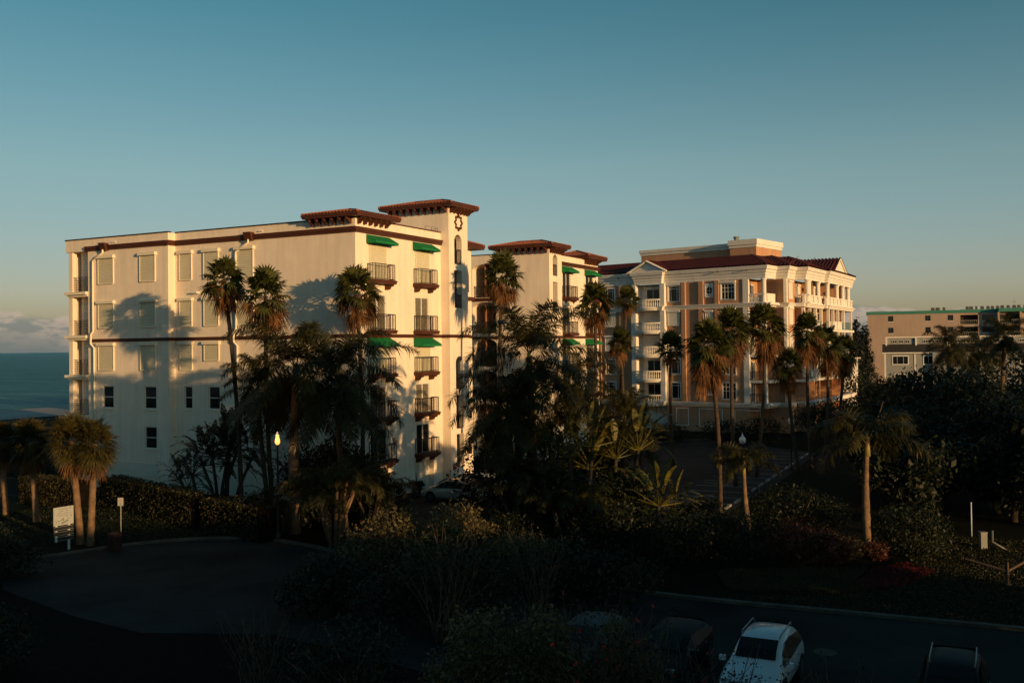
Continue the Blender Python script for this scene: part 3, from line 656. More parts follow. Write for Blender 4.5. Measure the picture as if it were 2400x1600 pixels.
        for zz0,zz1,e in ((z-.12,z+.12,.05),(z+1.0,z+1.13,.07),(z-.3,z-.12,-.08)):
            for k in range(N):
                (a,oa),(b,ob)=arc(k,e),arc(k+1,e); i=.16 if zz0>z+.5 else 1
                P=[]
                for zz in (zz0,zz1):
                    P+= [BL(a,zz,oa),BL(b,zz,ob),BL(b,zz,(ob-i) if i<1 else 0.1),BL(a,zz,(oa-i) if i<1 else .1)]
                q=len(m.v); m.v+=P
                for fc in ((0,1,2,3),(7,6,5,4),(0,4,5,1),(3,2,6,7)): m.f.append(tuple(q+x for x in fc))
        for k in range(18):
            kk=(k+.5)*N/18; a,o=arc(kk,-.02); m.lathe(BL(a,z+.12,o),[(r,h*1.19) for r,h in BAL],8)
        m.part('balcony',M['white'],T,smooth=False)
    # corner column & balustrades on the loggia
    cb=Vector(w[0])
    for zi,(z,h) in enumerate(((15.56,2.85),(12.45,2.6),(9.4,2.7),(6.35,2.75),(3.65,2.45))):
        m=MB(); cc=Z(cb-(-nL-nR)*-.0+(-nL-nR)*.28,z)
        if zi==0: m.lathe(cc,[(.34,0),(.34,.12),(.27,.16),(.27,h-.3),(.3,h-.25),(.3,h-.2),(.36,h-.1),(.36,h)],16); m.part('column',M['white'],T,smooth=False)
        else: f=Fr(0,0,0); f.p=Z(cb,0); f.d=BLd; f.n=nL; m.box(f,.05,.5,z-.4,z+h,-.5,-.05); m.part('column',M['white'],T)
        m=MB().box(BL,-.2,2.7,z-.3,z,-3.0,-.02); m.part('balcony_floor',M['white'],T)
        if zi==0:
            bm=MB(); fR,LR=lineF(Q[0],Q[1],-.45); 
            bm.box(BL,.35,2.4,z,z+.12,-.3,-.02).box(BL,.35,2.4,z+.92,z+1.06,-.32,0)
            for k in range(11): balus(bm,BL(.5+k*.18,z+.14,-.16))
            bm.box(fR,.9,LR+.3,z,z+1.06,-.3,.1); bm.part('balustrade',M['white'],T)
        else:
            vrail(T,BL,.4,2.38,z,1.05,-.1,m='rail',name='railing')
        # door in the loggia side wall
        f=Fr(0,0,0); f.p=BL(2.6,0,0); f.d=-BL.n; f.n=-BL.d
        w_=window(T,f,.75,1.75,z+.02,z+2.2,o=.02,mull=(.5,),horiz=(),fw=.1,sill=False)
    # section 2-3: shutters
    for z0,z1 in ((16.05,18.0),(13.0,14.8),(9.9,11.7),(6.8,8.6)): shutter(T,F23,.75,2.35,z0,z1,mt='shutterw',boxm='white',out=.1,bo=.25)
    # colonnade
    top=15.56
    def column(f,s,z=top,h=2.85,o=-.3):
        m=MB().lathe(f(s,z,o),[(.36,0),(.36,.12),(.28,.16),(.27,h-.3),(.31,h-.25),(.31,h-.2),(.37,h-.1),(.37,h)],16); m.part('column',M['white'],T)
    column(F34,L34-.35,o=-.32)
    for s in (3.1,7.7): column(F45,s)
    for s in (1.5,7.2,10.9,14.6): column(F67,s)
    for f,a,b in ((F34,-.2,L34),(F45,0,L45),(F67,-.3,L67)):
        m=MB(); m.box(f,a,b,top,top+.14,-.34,.02).box(f,a,b,top+.9,top+1.06,-.36,.06)
        s=a+.1
        if f is F34:
            n=int((b-a-.5)/.2)
            for k in range(n): balus(m,f(a+.25+k*.2,top+.15,-.16))
        else:
            while s<b-.3:
                e=min(s+1.55,b); m.box(f,s,e,top+.14,top+.9,-.3,-.03); m.box(f,s+.15,e-.15,top+.28,top+.76,-.03,.0)
                for k in range(3):
                    if e+.15+k*.2<b: balus(m,f(e+.13+k*.2,top+.15,-.16))
                s=e+.68
        m.part('balustrade',M['white'],T)
    for i,z in enumerate((15.3,12.4,9.35,6.3)):
        m=MB()
        for f,L in ((F45,L45),(F67,L67)):
            m.box(f,-.3,L+.2,z-.3 if i else z-.2,z+.02 if i else z+.24,-2,.0 if i==0 else .12)
            if i<3:
                for s in ((.15,3.1,5.9,L-.3) if f is F45 else (1.5,4.2,7.2,10.9,L-.4)): m.box(f,s-.17,s+.17,z-2.75,z-.3,-.4,-.06)
        m.part('balcony_floor',M['white'],T)
        if i:
            for f,a,b,kind in ((F45,.3,3.0,1),(F45,3.3,5.7,0),(F45,6.1,L45-.5,1),(F67,.2,1.3,1),(F67,1.7,4.0,0),(F67,4.4,7.0,0),(F67,7.4,10.7,1),(F67,11.1,L67-.6,1)):
                if kind:
                    g=MB().box(f,a,b,z+.12,z+1.0,-.2,-.18).part('railing',M['gglass'],T); MB().box(f,a,b,z+1.0,z+1.06,-.22,-.16).part('handrail',M['rail'],g)
                else:
                    g=MB().box(f,a,b,z+.02,z+1.05,-.1,.35).box(f,a-.03,b+.03,z+.93,z+1.06,-.13,.42).part('balustrade',M['white'],T)
    # openings in colonnade back wall
    for f,lst in ((F45,((.6,2.4,1),(3.3,5.2,0),(6.4,8.3,1))),(F67,((.8,2.9,0),(5.0,6.5,0),(8.0,9.4,1),(11.6,13.4,0)))):
        g=Fr(0,0,0); g.p=f(0,0,-1.98); g.d=f.d; g.n=f.n
        for a,b,k in lst:
            for z in (15.6,12.45,9.4,6.35):
                if (k+int(z))%2 or z>15: shutter(T,g,a,b,z,z+2.2,mt='shutterw',boxm='white',out=.1,bo=.2) if k==0 or z<15 else window(T,g,a,b,z,z+2.2,o=.03,mull=(.5,),horiz=(),fw=.1,sill=False)
                else: window(T,g,a,b,z,z+2.2,o=.03,mull=(.5,),horiz=(),fw=.1,sill=False)
    for f,s in ((F34,.2),(F67,4.25)):
        m=MB(); c0=f(s,17.2,-1.2); m.lathe(c0,[(.05,-.25),(.12,-.1),(.14,.15),(.04,.25)],8); m.part('wall_lantern',M['rail'],T)
    # roof
    r=MB(); er=[(far.x,far.y)]+Q+[end]; e=offpl(er,.06); inn=offpl(er,-3.3)
    for i in range(len(e)-1): tile_slope(r,Z(e[i],19.92),Z(e[i+1],19.92),Z(inn[i],21.4),Z(inn[i+1],21.4),pitch=.45,amp=.10)
    r.poly([Z(p,21.38) for p in inn]+[Z(inn[-1]+Vector((-20,5,0)),21.38),Z(inn[0]+Vector((3,8,0)),21.38)])
    ro=r.part('roof',M['maroon'],T)
    cp=MB()
    for i in range(1,len(e)-1): cp.tube([Z(e[i],20.0),Z(inn[i],21.5)],.12,6)
    for i in range(len(inn)-1): cp.tube([Z(inn[i],21.45),Z(inn[i+1],21.45)],.12,6)
    cp.part('ridge_caps',M['maroon'],ro)
    # gable over the far section
    g=MB(); a,b,ap=2.6,11.4,(7.0,21.95)
    tile_slope(g,F67(a-.2,19.95,.5),F67(a-.2,19.95,-6),F67(ap[0],ap[1],.5),F67(ap[0],ap[1],-6),pitch=.45,amp=.10)
    tile_slope(g,F67(b+.2,19.95,.5),F67(b+.2,19.95,-6),F67(ap[0],ap[1],.5),F67(ap[0],ap[1],-6),pitch=.45,amp=.10); g.part('gable_roof',M['maroon'],T)
    m=MB(); m.prism(F67,[(a,19.9),(b,19.9),(ap[0],ap[1]-.05)],-.2,.2)
    for p,q in (((a,19.92),ap),((b,19.92),ap)): m.tube([F67(p[0],p[1],.3),F67(q[0],q[1],.3)],.14,4)
    m.tube([F67(a,19.98,.3),F67(b,19.98,.3)],.1,4); m.part('pediment',M['white'],T)
    # portico pediment
    m=MB(); m.prism(BL,[(13.3,19.9),(18.5,19.9),(15.9,21.15)],-.6,.62)
    for p,q in (((13.0,19.9),(15.9,21.3)),((18.8,19.9),(15.9,21.3))): m.tube([BL(*p,.85),BL(*q,.85)],.15,4)
    m.tube([BL(13,19.95,.85),BL(18.8,19.95,.85)],.1,4); m.part('pediment',M['white'],T)
    g=MB()
    for s_ in (13.0,18.8): tile_slope(g,BL(s_,19.95,.9),BL(s_,19.95,-3.0),BL(15.9,21.3,.9),BL(15.9,21.3,-3.0),pitch=.45,amp=.10)
    g.part('gable_roof',M['maroon'],T)
    # scuppers
    for s_ in (2.6,6.4,20.5): MB().box(BLo,s_,s_+.12,19.35,19.47,-.1,.12).part('scupper',M['rail'],T)
build_B()

# ================================================================== far buildings
def build_C():
    F=Fr(92.9,260,-21)
    T=thing('apartment_building','long pale pink apartment block with teal roof edge beyond the dark trees','building',tuple(F.p))
    W=MB(); wn=[(5.0,6.3,15.95,17.4),(5.0,6.3,12.95,14.4),(13.9,15.2,15.95,17.4),(13.9,15.2,12.95,14.4),(19.2,20.5,15.95,17.4),(19.2,20.5,12.95,14.4),(5,6.3,9.9,11.3)]
    op=[(22.1,26.3,z,z+2.45,1.8) for z in (14.9,11.9,8.9,5.9)]+[(27.2,30,z+.95,z+2.4) for z in (14.9,11.9,8.9)]
    wall(W,F,0,22,-.2,17.9,wn); wall(W,F,22,30.6,-.2,17.9,op,o=-.6); W.box(F,30.6,31,-.2,18,-1.8,1.6); W.box(F,35.5,36,-.2,18,-1.8,1.6)
    wall(W,F,31,44,-.2,17.9,[(36.8,39.5,15.85,17.3),(40.5,44,14.9,17.4,1.8)],o=0)
    W.quad(F(0,-.2,0),F(0,-.2,-14),F(0,18.6,-14),F(0,18.6,0)); W.box(F,22,22.15,-.2,17.9,-.6,0)
    for z in (14.75,11.75,8.75): W.box(F,31,35.5,z-.3,z+.15,-.1,1.5)
    W.part('wall',M['pinkst'],T)
    m=MB(); m.box(F,-.3,22.2,17.85,18.62,-14,.15).box(F,22.2,30.8,17.9,18.7,-14,-.3).box(F,30.8,44.5,17.9,18.8,-14,1.8); m.part('fascia',M['teal'],T)
    for h in wn: window(T,F,*h[:4],mull=(.5,),horiz=(),frame='framed',glass='glass')
    Fm=Fr(0,0,-21); Fm.p=F(0,0,-.6)
    for h in op:
        if len(h)>4:
            b=MB().box(Fm,h[0],h[1],h[2],h[3],-1.82,-1.75).part('balcony_door',M['dark'],T); vrail(T,Fm,h[0],h[1],h[2],1.05,-.05,m='frame',pitch=.45)
        else: window(T,Fm,*h[:4],mull=(.25,.75),horiz=(),frame='framed')
    for z in (14.9,11.9): 
        MB().box(F,31,35.5,z+.3,z+2.4,-.05,.02).part('balcony_door',M['dark'],T); vrail(T,F,31.0,35.5,z,1.05,1.4,m='frame',pitch=.45)
    window(T,F,36.8,39.5,15.85,17.3,mull=(.5,),horiz=(),frame='framed'); MB().box(F,40.5,44,14.9,17.4,-1.82,-1.78).part('balcony_door',M['dark'],T)
    vrail(T,F,40.5,44,14.9,1.05,-.1,m='frame',pitch=.45)
    for k,(s,w_) in enumerate(((15.4,.9),(16.5,1.0),(18.2,.6),(23.6,.7),(24.4,.9),(25.8,.5),(27,.8),(28.4,.7),(29.4,.7),(30.6,.7),(31.6,.8),(33,.7),(34.3,.8),(35.4,.7),(36.8,.9),(38.5,.8),(40,.8))):
        z=18.6 if s<22 else (18.7 if s<30.8 else 18.8); MB().box(F,s,s+w_,z,z+.75,-3,-2.2).lathe(F(s+w_/2,z+.75,-2.6),[(.25,0),(.25,.08),(.1,.1)],8).part('air_conditioner',M['acbox'],T)
    MB().tube([F(34.8,18.7,-3),F(34.8,21.2,-3)],.05,5).tube([F(34.4,20.5,-3),F(35.2,20.5,-3)],.04,4).part('antenna',M['galv'],T)
def build_D():
    F=Fr(80.9,220,-21)
    T=thing('townhouse_row','low grey sided townhouses with white trim and dark roof before the pink block','townhouse',tuple(F.p))
    W=MB(); W.box(F,1.6,40,8.4,11.6,-8,-1.9); W.box(F,1.2,40,-.2,8.4,-7,0); 
    for s in (11,20,30): W.box(F,s,s+7,-.2,8.4,0,.9)
    W.part('wall',M['greyside'],T)
    MB().side(F,[(.45,8.2),(.45,8.4),(-1.95,10.2),(-1.95,9.9)],.8,40).part('roof',M['shingle'],T)
    m=MB(); m.box(F,1.5,40,11.55,11.85,-8,-1.5); m.box(F,.8,40,8.15,8.4,-.2,.5)
    for s in (1.5,7.6,14,20.4,27,33): m.box(F,s,s+.3,9.9,11.55,-1.9,-1.5); m.box(F,s-.3,s,-.2,8.2,0,.1)
    m.part('trim',M['white'],T)
    for k in range(5):
        s=2.9+k*6.3; g=Fr(0,0,-21); g.p=F(0,0,-1.89)
        for j in range(3): window(T,g,s+j*1.3,s+j*1.3+1.0,10.45,11.05,o=.02,mull=(.5,),horiz=(),sill=False)
        window(T,F,s,s+3.2,5.8,7.6,o=.02,mull=(.3,.7),horiz=(),sill=False,surround=.12); window(T,F,s+.4,s+2.8,1.6,3.6,o=.02,mull=(.5,),horiz=(),sill=False,surround=.12)
def build_E():
    F=Fr(52.6,166.5,-8)
    T=thing('cottage','small white beach cottage with grey hip roof peeking past the orange building','cottage',tuple(F.p))
    MB().box(F,0,3.9,-.2,9.2,-6,0).box(F,3.9,5.2,-.2,8.1,-6,-1.2).part('wall',M['white'],T)
    m=MB(); a=[F(-.5,9.25,.5),F(4.4,9.25,.5),F(4.4,9.25,-6.5),F(-.5,9.25,-6.5)]; ap=F(2,10.4,-3)
    for i in range(4): m.poly([a[i],a[(i+1)%4],ap])
    m.poly(a); m.part('roof',M['shingle'],T)
    MB().box(F,-.5,4.4,9.12,9.24,-6.5,.5).box(F,3.8,5.6,8.0,8.2,-6.4,-.8).part('fascia',M['white'],T)
    for z in (7.9,6.9-.3): 
        window(T,F,2.9,3.6,z,z+1.0,o=.02,mull=(.5,),horiz=(.5,),sill=False,surround=.06)
    for z in (5.2,): window(T,F,2.9,3.6,z,z+1.2,o=.02,mull=(.5,),horiz=(.5,),sill=False,surround=.06)
build_C(); build_D(); build_E()
HOMEL,HOMEH=78,9.5
# building of the balcony the photographer stands on
def build_home():
    F=Fr(-26,-2.2,0); 
    F.n=Vector((0,1,0))
    T=thing('apartment_building','pale flat roofed building whose roof terrace overlooks the road','building',(-26,-2.2,0))
    W=MB(); hs=[]
    for k in range(14):
        for z in (.8,3.9,6.9): hs.append((2+k*5.4,4.6+k*5.4,z,z+1.7))
    wall(W,F,0,HOMEL,-.2,HOMEH,hs); W.box(F,0,HOMEL,HOMEH-.3,HOMEH,-14,-.3)
    W.quad(F(0,-.2,0),F(0,-.2,-14),F(0,HOMEH,-14),F(0,HOMEH,0)); W.quad(F(HOMEL,-.2,0),F(HOMEL,-.2,-14),F(HOMEL,HOMEH,-14),F(HOMEL,HOMEH,0)); W.quad(F(0,-.2,-14),F(HOMEL,-.2,-14),F(HOMEL,HOMEH,-14),F(0,HOMEH,-14))
    W.part('wall',M['stucco'],T)
    for h in hs:
        if h[1]<HOMEL-.3: window(T,F,*h)
build_home()

# ================================================================== GROUND
def poly_obj(name,pts,z,m,kind='structure'):
    mb=MB(); mb.poly([Vector((x,y,z)) for x,y in pts]); o=inst(name,mb.mesh(name,m)); o['kind']=kind; return o
cd=Vector((.64,.768,0)).normalized(); cn=Vector((cd.y,-cd.x,0)); c0=Vector((-98.5,191,0))
def cp(t,o,z): return c0+cd*t+cn*o+Vector((0,0,z))
g=MB(); g.poly([cp(-900,6,0),cp(9000,6,0),Vector((9000,6000,0)),Vector((9000,-900,0)),Vector((-500,-900,0))]); o=inst('ground',g.mesh('ground',M['grass'])); o['kind']='structure'
g=MB(); 
for t in range(-400,1200,40):
    g.quad(cp(t,-3,-.75),cp(t+40,-3,-.75),cp(t+40,5.9,.05),cp(t,5.9,.05)); g.quad(cp(t,5.9,.05),cp(t+40,5.9,.05),cp(t+40,36+5*math.sin(t*.05),.05),cp(t,36+5*math.sin((t-40)*.05),.05))
o=inst('beach',g.mesh('beach',M['sand'])); o['kind']='structure'
# sea
m=bpy.data.materials.new('sea_water'); t,n,l=nt(m); b=n['Principled BSDF']; b.inputs['Base Color'].default_value=(.018,.075,.085,1); b.inputs['Roughness'].default_value=.25; b.inputs['Specular IOR Level'].default_value=.08; b.inputs['IOR'].default_value=1.33
tc=n.new('ShaderNodeTexCoord'); mp=n.new('ShaderNodeMapping'); mp.inputs['Rotation'].default_value=(0,0,R_(-52)); mp.inputs['Scale'].default_value=(.035,.15,1)
n1=n.new('ShaderNodeTexNoise'); n1.inputs['Scale'].default_value=.9; n1.inputs['Detail'].default_value=7; n1.inputs['Roughness'].default_value=.62
bp=n.new('ShaderNodeBump'); bp.inputs['Strength'].default_value=1.0; bp.inputs['Distance'].default_value=7.0
l.new(tc.outputs['Object'],mp.inputs['Vector']); l.new(mp.outputs['Vector'],n1.inputs['Vector']); l.new(n1.outputs['Fac'],bp.inputs['Height']); l.new(bp.outputs['Normal'],b.inputs['Normal'])
g=MB(); g.poly([cp(-3000,4,-.45),cp(30000,4,-.45),cp(30000,-30000,-.45),cp(-3000,-30000,-.45)]); dd=n.new('ShaderNodeBsdfDiffuse'); dd.inputs['Color'].default_value=(.045,.15,.175,1); gl=n.new('ShaderNodeBsdfGlossy'); gl.inputs['Color'].default_value=(.40,.72,.76,1); gl.inputs['Roughness'].default_value=.22
for q in (dd,gl): l.new(bp.outputs['Normal'],q.inputs['Normal'])
ms=n.new('ShaderNodeMixShader'); fr_=n.new('ShaderNodeFresnel'); fr_.inputs['IOR'].default_value=1.33; l.new(bp.outputs['Normal'],fr_.inputs['Normal']); l.new(fr_.outputs[0],ms.inputs[0])
mp2=n.new('ShaderNodeMapping'); mp2.inputs['Rotation'].default_value=(0,0,R_(-52)); mp2.inputs['Scale'].default_value=(.035,.13,1); l.new(tc.outputs['Object'],mp2.inputs['Vector'])
n2=n.new('ShaderNodeTexNoise'); n2.inputs['Scale'].default_value=1.6; n2.inputs['Detail'].default_value=8; n2.inputs['Roughness'].default_value=.75; l.new(mp2.outputs['Vector'],n2.inputs['Vector'])
wr=n.new('ShaderNodeValToRGB'); wr.color_ramp.elements[0].position=.38; wr.color_ramp.elements[0].color=(.16,.28,.30,1); wr.color_ramp.elements[1].position=.62; wr.color_ramp.elements[1].color=(.72,.95,.98,1)  # bright and dark ripple reflections painted into the gloss colour by noise
l.new(n2.outputs['Fac'],wr.inputs['Fac']); l.new(wr.outputs['Color'],gl.inputs['Color']); l.new(dd.outputs[0],ms.inputs[1]); l.new(gl.outputs[0],ms.inputs[2]); l.new(ms.outputs[0],n['Material Output'].inputs['Surface'])
o=inst('sea',g.mesh('sea',m)); o['kind']='structure'
# roads
curb=[(-26.5,50.6),(-24.2,52.3),(-21.6,54.7),(-19.2,56.1),(-16.4,56.6),(-13.6,55.9),(-11.2,54.2),(-8.4,51.6),(-4.5,48.6),(1.0,45.6),(7.9,41.8),(13.2,39.4),(18.7,36.9),(26,33.4),(40,27)]
def smooth(pts,n=5):
    P=[Vector((*p,0)) for p in pts]; out=[]
    for i in range(len(P)-1):
        p0=P[max(i-1,0)];p1=P[i];p2=P[i+1];p3=P[min(i+2,len(P)-1)]
        for k in range(n):
            t=k/n; out.append(.5*((2*p1)+(p2-p0)*t+(2*p0-5*p1+4*p2-p3)*t*t+(3*p1-p0-3*p2+p3)*t**3))
    out.append(P[-1]); return [(p.x,p.y) for p in out]
cs=smooth(curb)
near=[(38,12),(12,21),(3,27),(-3,33),(-9.1,37.6),(-14.2,38.0),(-18,40.6),(-23,45)]
poly_obj('road',cs+near,.008,M['asph'])
def kerb(name,pts,w=.22,h=.13):
    mb=MB(); a=offpl(pts,w/2); b=offpl(pts,-w/2)
    for i in range(len(a)-1):
        A,B,C_,D=a[i],a[i+1],b[i+1],b[i]; Zv=Vector((0,0,h)); z0=Vector((0,0,0))
        mb.quad(A+Zv,B+Zv,C_+Zv,D+Zv); mb.quad(A,B,B+Zv,A+Zv); mb.quad(D,C_,C_+Zv,D+Zv)
    o=inst(name,mb.mesh(name,M['kerb'])); o['kind']='structure'; return o
kerb('kerb',cs,.3)
poly_obj('verge_soil',[(-60,20),(-23,45),(-18,40.6),(-14.2,38.0),(-9.1,37.6),(-3,33),(3,27),(12,21),(38,12),(38,-2),(-60,-2)],.006,M['soil'])
drive=[(-10.8,66.8),(-9.4,60.5),(-6,55),(-2,52),(4,56),(9.5,60.8),(13.5,63.2),(20.3,76.5),(29.5,97),(22,112),(9,104),(3.5,93),(-1.2,84.5)]
poly_obj('parking_lot',drive,.010,M['asph'])
kerb('parking_kerb',smooth([(-9.6,60.4),(-6.2,54.9),(-2,51.8),(4.1,55.8),(9.7,60.6)]),.2)
kerb('parking_kerb_far',smooth([(21.9,112.2),(9,104.2),(3.3,93.2)]),.25)
e0=Vector((13.9,63.8,0)); e1=Vector((29.2,96.6,0)); ed=(e1-e0).normalized(); en=Vector((-ed.y,ed.x,0)); L=(e1-e0).length; k=0; pm=MB(); sp=2.75
st=[]
while k*sp<L:
    p=e0+ed*(k*sp); a=p+en*.4; b_=p+en*5.2; w_=ed*.05; z=Vector((0,0,.015))
    pm.quad(a-w_+z,a+w_+z,b_+w_+z,b_-w_+z)
    if k*sp+sp<L: st.append(p+ed*sp*.5+en*.55)
    k+=1
p=e0+ed*(4*sp)+en*1; pm.quad(*[q+Vector((0,0,.015)) for q in (p,p+ed*.1,p+en*3+ed*1.8,p+en*3+ed*1.7)]); p=e0+ed*(4*sp)+en*2; pm.quad(*[q+Vector((0,0,.015)) for q in (p,p+ed*.1,p+en*3+ed*1.8,p+en*3+ed*1.7)])
o=inst('parking_lines',pm.mesh('parking_lines',M['paint'])); o['kind']='structure'
stopm=None
for i,p in enumerate(st):
    if stopm is None:
        f=Fr(0,0,math.degrees(math.atan2(ed.y,ed.x))); stopm=MB().side(f,[(-.08,0),(-.06,.12),(.06,.12),(.08,0)],-.8,.8).mesh('wheel_stop',M['stopw'])
    o=inst('wheel_stop',stopm); o.location=p+Vector((0,0,.01)); tag(o,'white concrete wheel stop at the head of a parking bay','wheel stop','wheel stops along the parking lot edge')
# manhole
mh=MB().lathe((10.7,34.6,.009),[(.4,0),(.4,.012),(.34,.016),(.34,.012),(0.01,.012)],20); o=inst('manhole_cover',mh.mesh('manhole_cover',M['kerb'])); tag(o,'round manhole cover set in the dark road beside the white car','manhole cover')

# ================================================================== VEGETATION
def basis(d):
    d=d/np.linalg.norm(d); up=np.array([0,0,1.]); s=np.cross(d,up)
    if np.linalg.norm(s)<1e-3: s=np.array([1.,0,0])
    s/=np.linalg.norm(s); n=np.cross(s,d); return d,s,n
def fan_leaf(Q,p0,d,pet,R,n=20,spread=2.3,droop=.25,fold=.25,w=.075,twist=0):
    d,s,nn=basis(d); 
    if twist: c,sn=math.cos(twist),math.sin(twist); s,nn=s*c+nn*sn,nn*c-s*sn
    h=p0+d*pet; h[2]-=droop*pet*.25
    Q.append([p0-s*.02,p0+s*.02,h+s*.015,h-s*.015])
    for k in range(n):
        a=-spread+2*spread*(k+.5)/n+rng.normal(0,.03)
        v=d*math.cos(a)+s*math.sin(a)+nn*(fold*(abs(math.sin(a))-.3)); v/=np.linalg.norm(v)
        Rr=R*(1-.12*abs(a)/spread)*rng.uniform(.88,1.08); t=np.cross(v,nn); t/=np.linalg.norm(t)
        m=h+v*Rr*.52; m[2]-=droop*R*.10; e=h+v*Rr*.96; e[2]-=droop*R*rng.uniform(.4,.9)
        ww=w*R
        Q.append([h-t*ww*.15,h+t*ww*.15,m+t*ww,m-t*ww]); Q.append([m-t*ww,m+t*ww,e+t*ww*.12,e-t*ww*.12])
def dirv(az,el): return np.array([math.cos(az)*math.cos(el),math.sin(az)*math.cos(el),math.sin(el)])
def fan_crown(seed,ng=30,nd=26,R=.95,pet=.85,skirt=1.0,droop=.3,lo=-35):
    global rng; rng=np.random.default_rng(seed); G=[];D=[]
    for k in range(ng):
        f=k/ng; el=R_(lo+(82-lo)*(f**.8)); az=k*2.399+rng.uniform(-.3,.3)
        fan_leaf(G,np.array([0,0,-.15+.3*f]),dirv(az,el),pet*rng.uniform(.75,1.15),R*rng.uniform(.8,1.1),droop=droop*(1.3-f),twist=rng.normal(0,.35))
    for k in range(nd):
        f=k/max(nd,1); el=R_(-12-58*f+rng.uniform(-14,14)); az=k*2.399+rng.uniform(-.5,.5)
        fan_leaf(D,np.array([0,0,-.1-.45*f*skirt]),dirv(az,el),pet*rng.uniform(.55,1.15)*(1-.25*f),R*rng.uniform(.6,1.0),n=11,spread=rng.uniform(.5,1.4),droop=rng.uniform(.8,1.3),w=.036,twist=rng.normal(0,.8))
    for k in range(10 if nd else 0): # stringy old flower stalks
        az=rng.uniform(0,6.28); p=np.array([0,0,.1]); d=dirv(az,R_(35)); 
        L=R*2.0
        for j in range(7):
            d=d+np.array([0,0,-.28]); d/=np.linalg.norm(d); q=p+d*L/7; s=np.cross(d,[0,0,1]);s/=np.linalg.norm(s)+1e-6
            D.append([p-s*.012,p+s*.012,q+s*.01,q-s*.01]); 
            if j>3:
                for _ in range(4):
                    e=q+rng.normal(0,.13,3); D.append([q-s*.006,q+s*.006,e+s*.006,e-s*.006])
            p=q
    return nquads('crown',np.array(G),M['fan']), (nquads('dead_fronds',np.array(D),M['dead']) if D else None)
def feather(Q,p0,az,el,L,lmax,n=46,curve=1.5,plum=.5,up=0,w=.028):
    K=14; d=dirv(az,el); p=p0.copy(); P=[p.copy()];D=[d.copy()]; e=el
    for k in range(K):
        e-=curve/K*(.25+2.2*(k/K)**2); d=dirv(az,max(e,-1.45)); p=p+d*L/K; P.append(p.copy());D.append(d.copy())
    for k in range(K):
        s=np.cross(D[k],[0,0,1]); s/=np.linalg.norm(s)+1e-9; a=.035*(1-k/K)+.008
        Q.append([P[k]-s*a,P[k]+s*a,P[k+1]+s*a*.8,P[k+1]-s*a*.8])
    for k in range(n):
        t=.14+.86*k/n; x=t*K; i=min(int(x),K-1); f=x-i; q=P[i]*(1-f)+P[i+1]*f; dd=D[i]; s=np.cross(dd,[0,0,1]); s/=np.linalg.norm(s)+1e-9; nn=np.cross(s,dd)
        l=lmax*(.35+.65*math.sin(min(1,(t-.05)*1.15)*math.pi*.92)**.6) if t<.93 else lmax*.4
        for sg in (-1,1):
            v=s*sg*.85+dd*(.42+.35*t)+nn*rng.normal(.05,plum)+np.array([0,0,-.12]); v/=np.linalg.norm(v)
            ll=l*rng.uniform(.85,1.1); m=q+v*ll*.5; m[2]-=.02*ll; e_=q+v*ll; e_[2]-=ll*rng.uniform(.15,.4)
            tt=np.cross(v,nn); tt/=np.linalg.norm(tt)+1e-9; 
            Q.append([q-tt*w*.5,q+tt*w*.5,m+tt*w,m-tt*w]); Q.append([m-tt*w,m+tt*w,e_+tt*w*.15,e_-tt*w*.15])
def feather_crown(seed,n=17,L=4.0,lmax=.75,curve=1.6,lo=-20,hi=78,plum=.45,nl=50,low=0):
    global rng; rng=np.random.default_rng(seed); Q=[]
    for k in range(n):
        f=k/n; feather(Q,np.array([0,0,.0]),k*2.399+rng.uniform(-.25,.25),R_(lo+(hi-lo)*f**.9),L*rng.uniform(.85,1.05)*(1-.15*f),lmax,n=nl,curve=curve*(.72+.55*f)*rng.uniform(.8,1.15),plum=plum)
    for k in range(low):
        feather(Q,np.array([0,0,-.15-.3*rng.uniform()]),k*6.283/low+rng.uniform(-.3,.3),R_(rng.uniform(-48,-18)),L*rng.uniform(.8,1.0),lmax,n=nl,curve=rng.uniform(.35,.7),plum=plum)
    return nquads('crown',np.array(Q),M['feather'])
def trunk_mesh(base,top,r0,r1,m,bulge=0,bend=0):
    b=Vector((base[0],base[1],0)); t=Vector(top); mb=MB(); N=16; pts=[];rr=[]
    side=(t-b).cross(Vector((0,1,0))).normalized()
    for k in range(N+1):
        f=k/N; p=b.lerp(t,f)+side*bend*math.sin(math.pi*f); pts.append(p)
        r=r0+(r1-r0)*f+bulge*math.exp(-((f-.35)/.25)**2); 
        if f<.06: r*=1.35
        rr.append(r*(1+.05*((k%2)*2-1)))
    mb.tube(pts,rr,10); return mb.mesh('trunk',m,b,True)
def palm(name,label,pos,top,crown,dead=None,r=(.17,.13),tm='trunkf',scale=1,group='tall fan palms',cat='palm tree',bulge=0,shaft=None,bend=0,rot=None):
    T=thing(name,label,cat,(pos[0],pos[1],0),group,world=False)
    tr=inst('trunk',trunk_mesh(pos,(top[0],top[1],top[2]-.1),r[0],r[1],M[tm],bulge,bend),T)
    d=Vector((top[0]-pos[0],top[1]-pos[1],top[2]))
    a=random.uniform(0,6.28) if rot is None else rot
    for nm,me in (('crown',crown),('dead_fronds',dead)):
        if me is None: continue
        o=inst(nm,me,T); o.location=d; o.rotation_euler=(random.uniform(-.06,.06),random.uniform(-.06,.06),a); o.scale=(scale,)*3
    if shaft:
        mb=MB(); mb.tube([d+Vector((0,0,-shaft)),d+Vector((0,0,-shaft*.6)),d+Vector((0,0,.25))],[r[1]*1.25,r[1]*1.15,r[1]*.55],10); inst('crownshaft',mb.mesh('crownshaft',M['shaft'],(0,0,0),True),T)
    return T
FC=[fan_crown(s,R=1.12,pet=.95,ng=27,nd=36,skirt=1.9,droop=.6) for s in (11,12,13,14)]
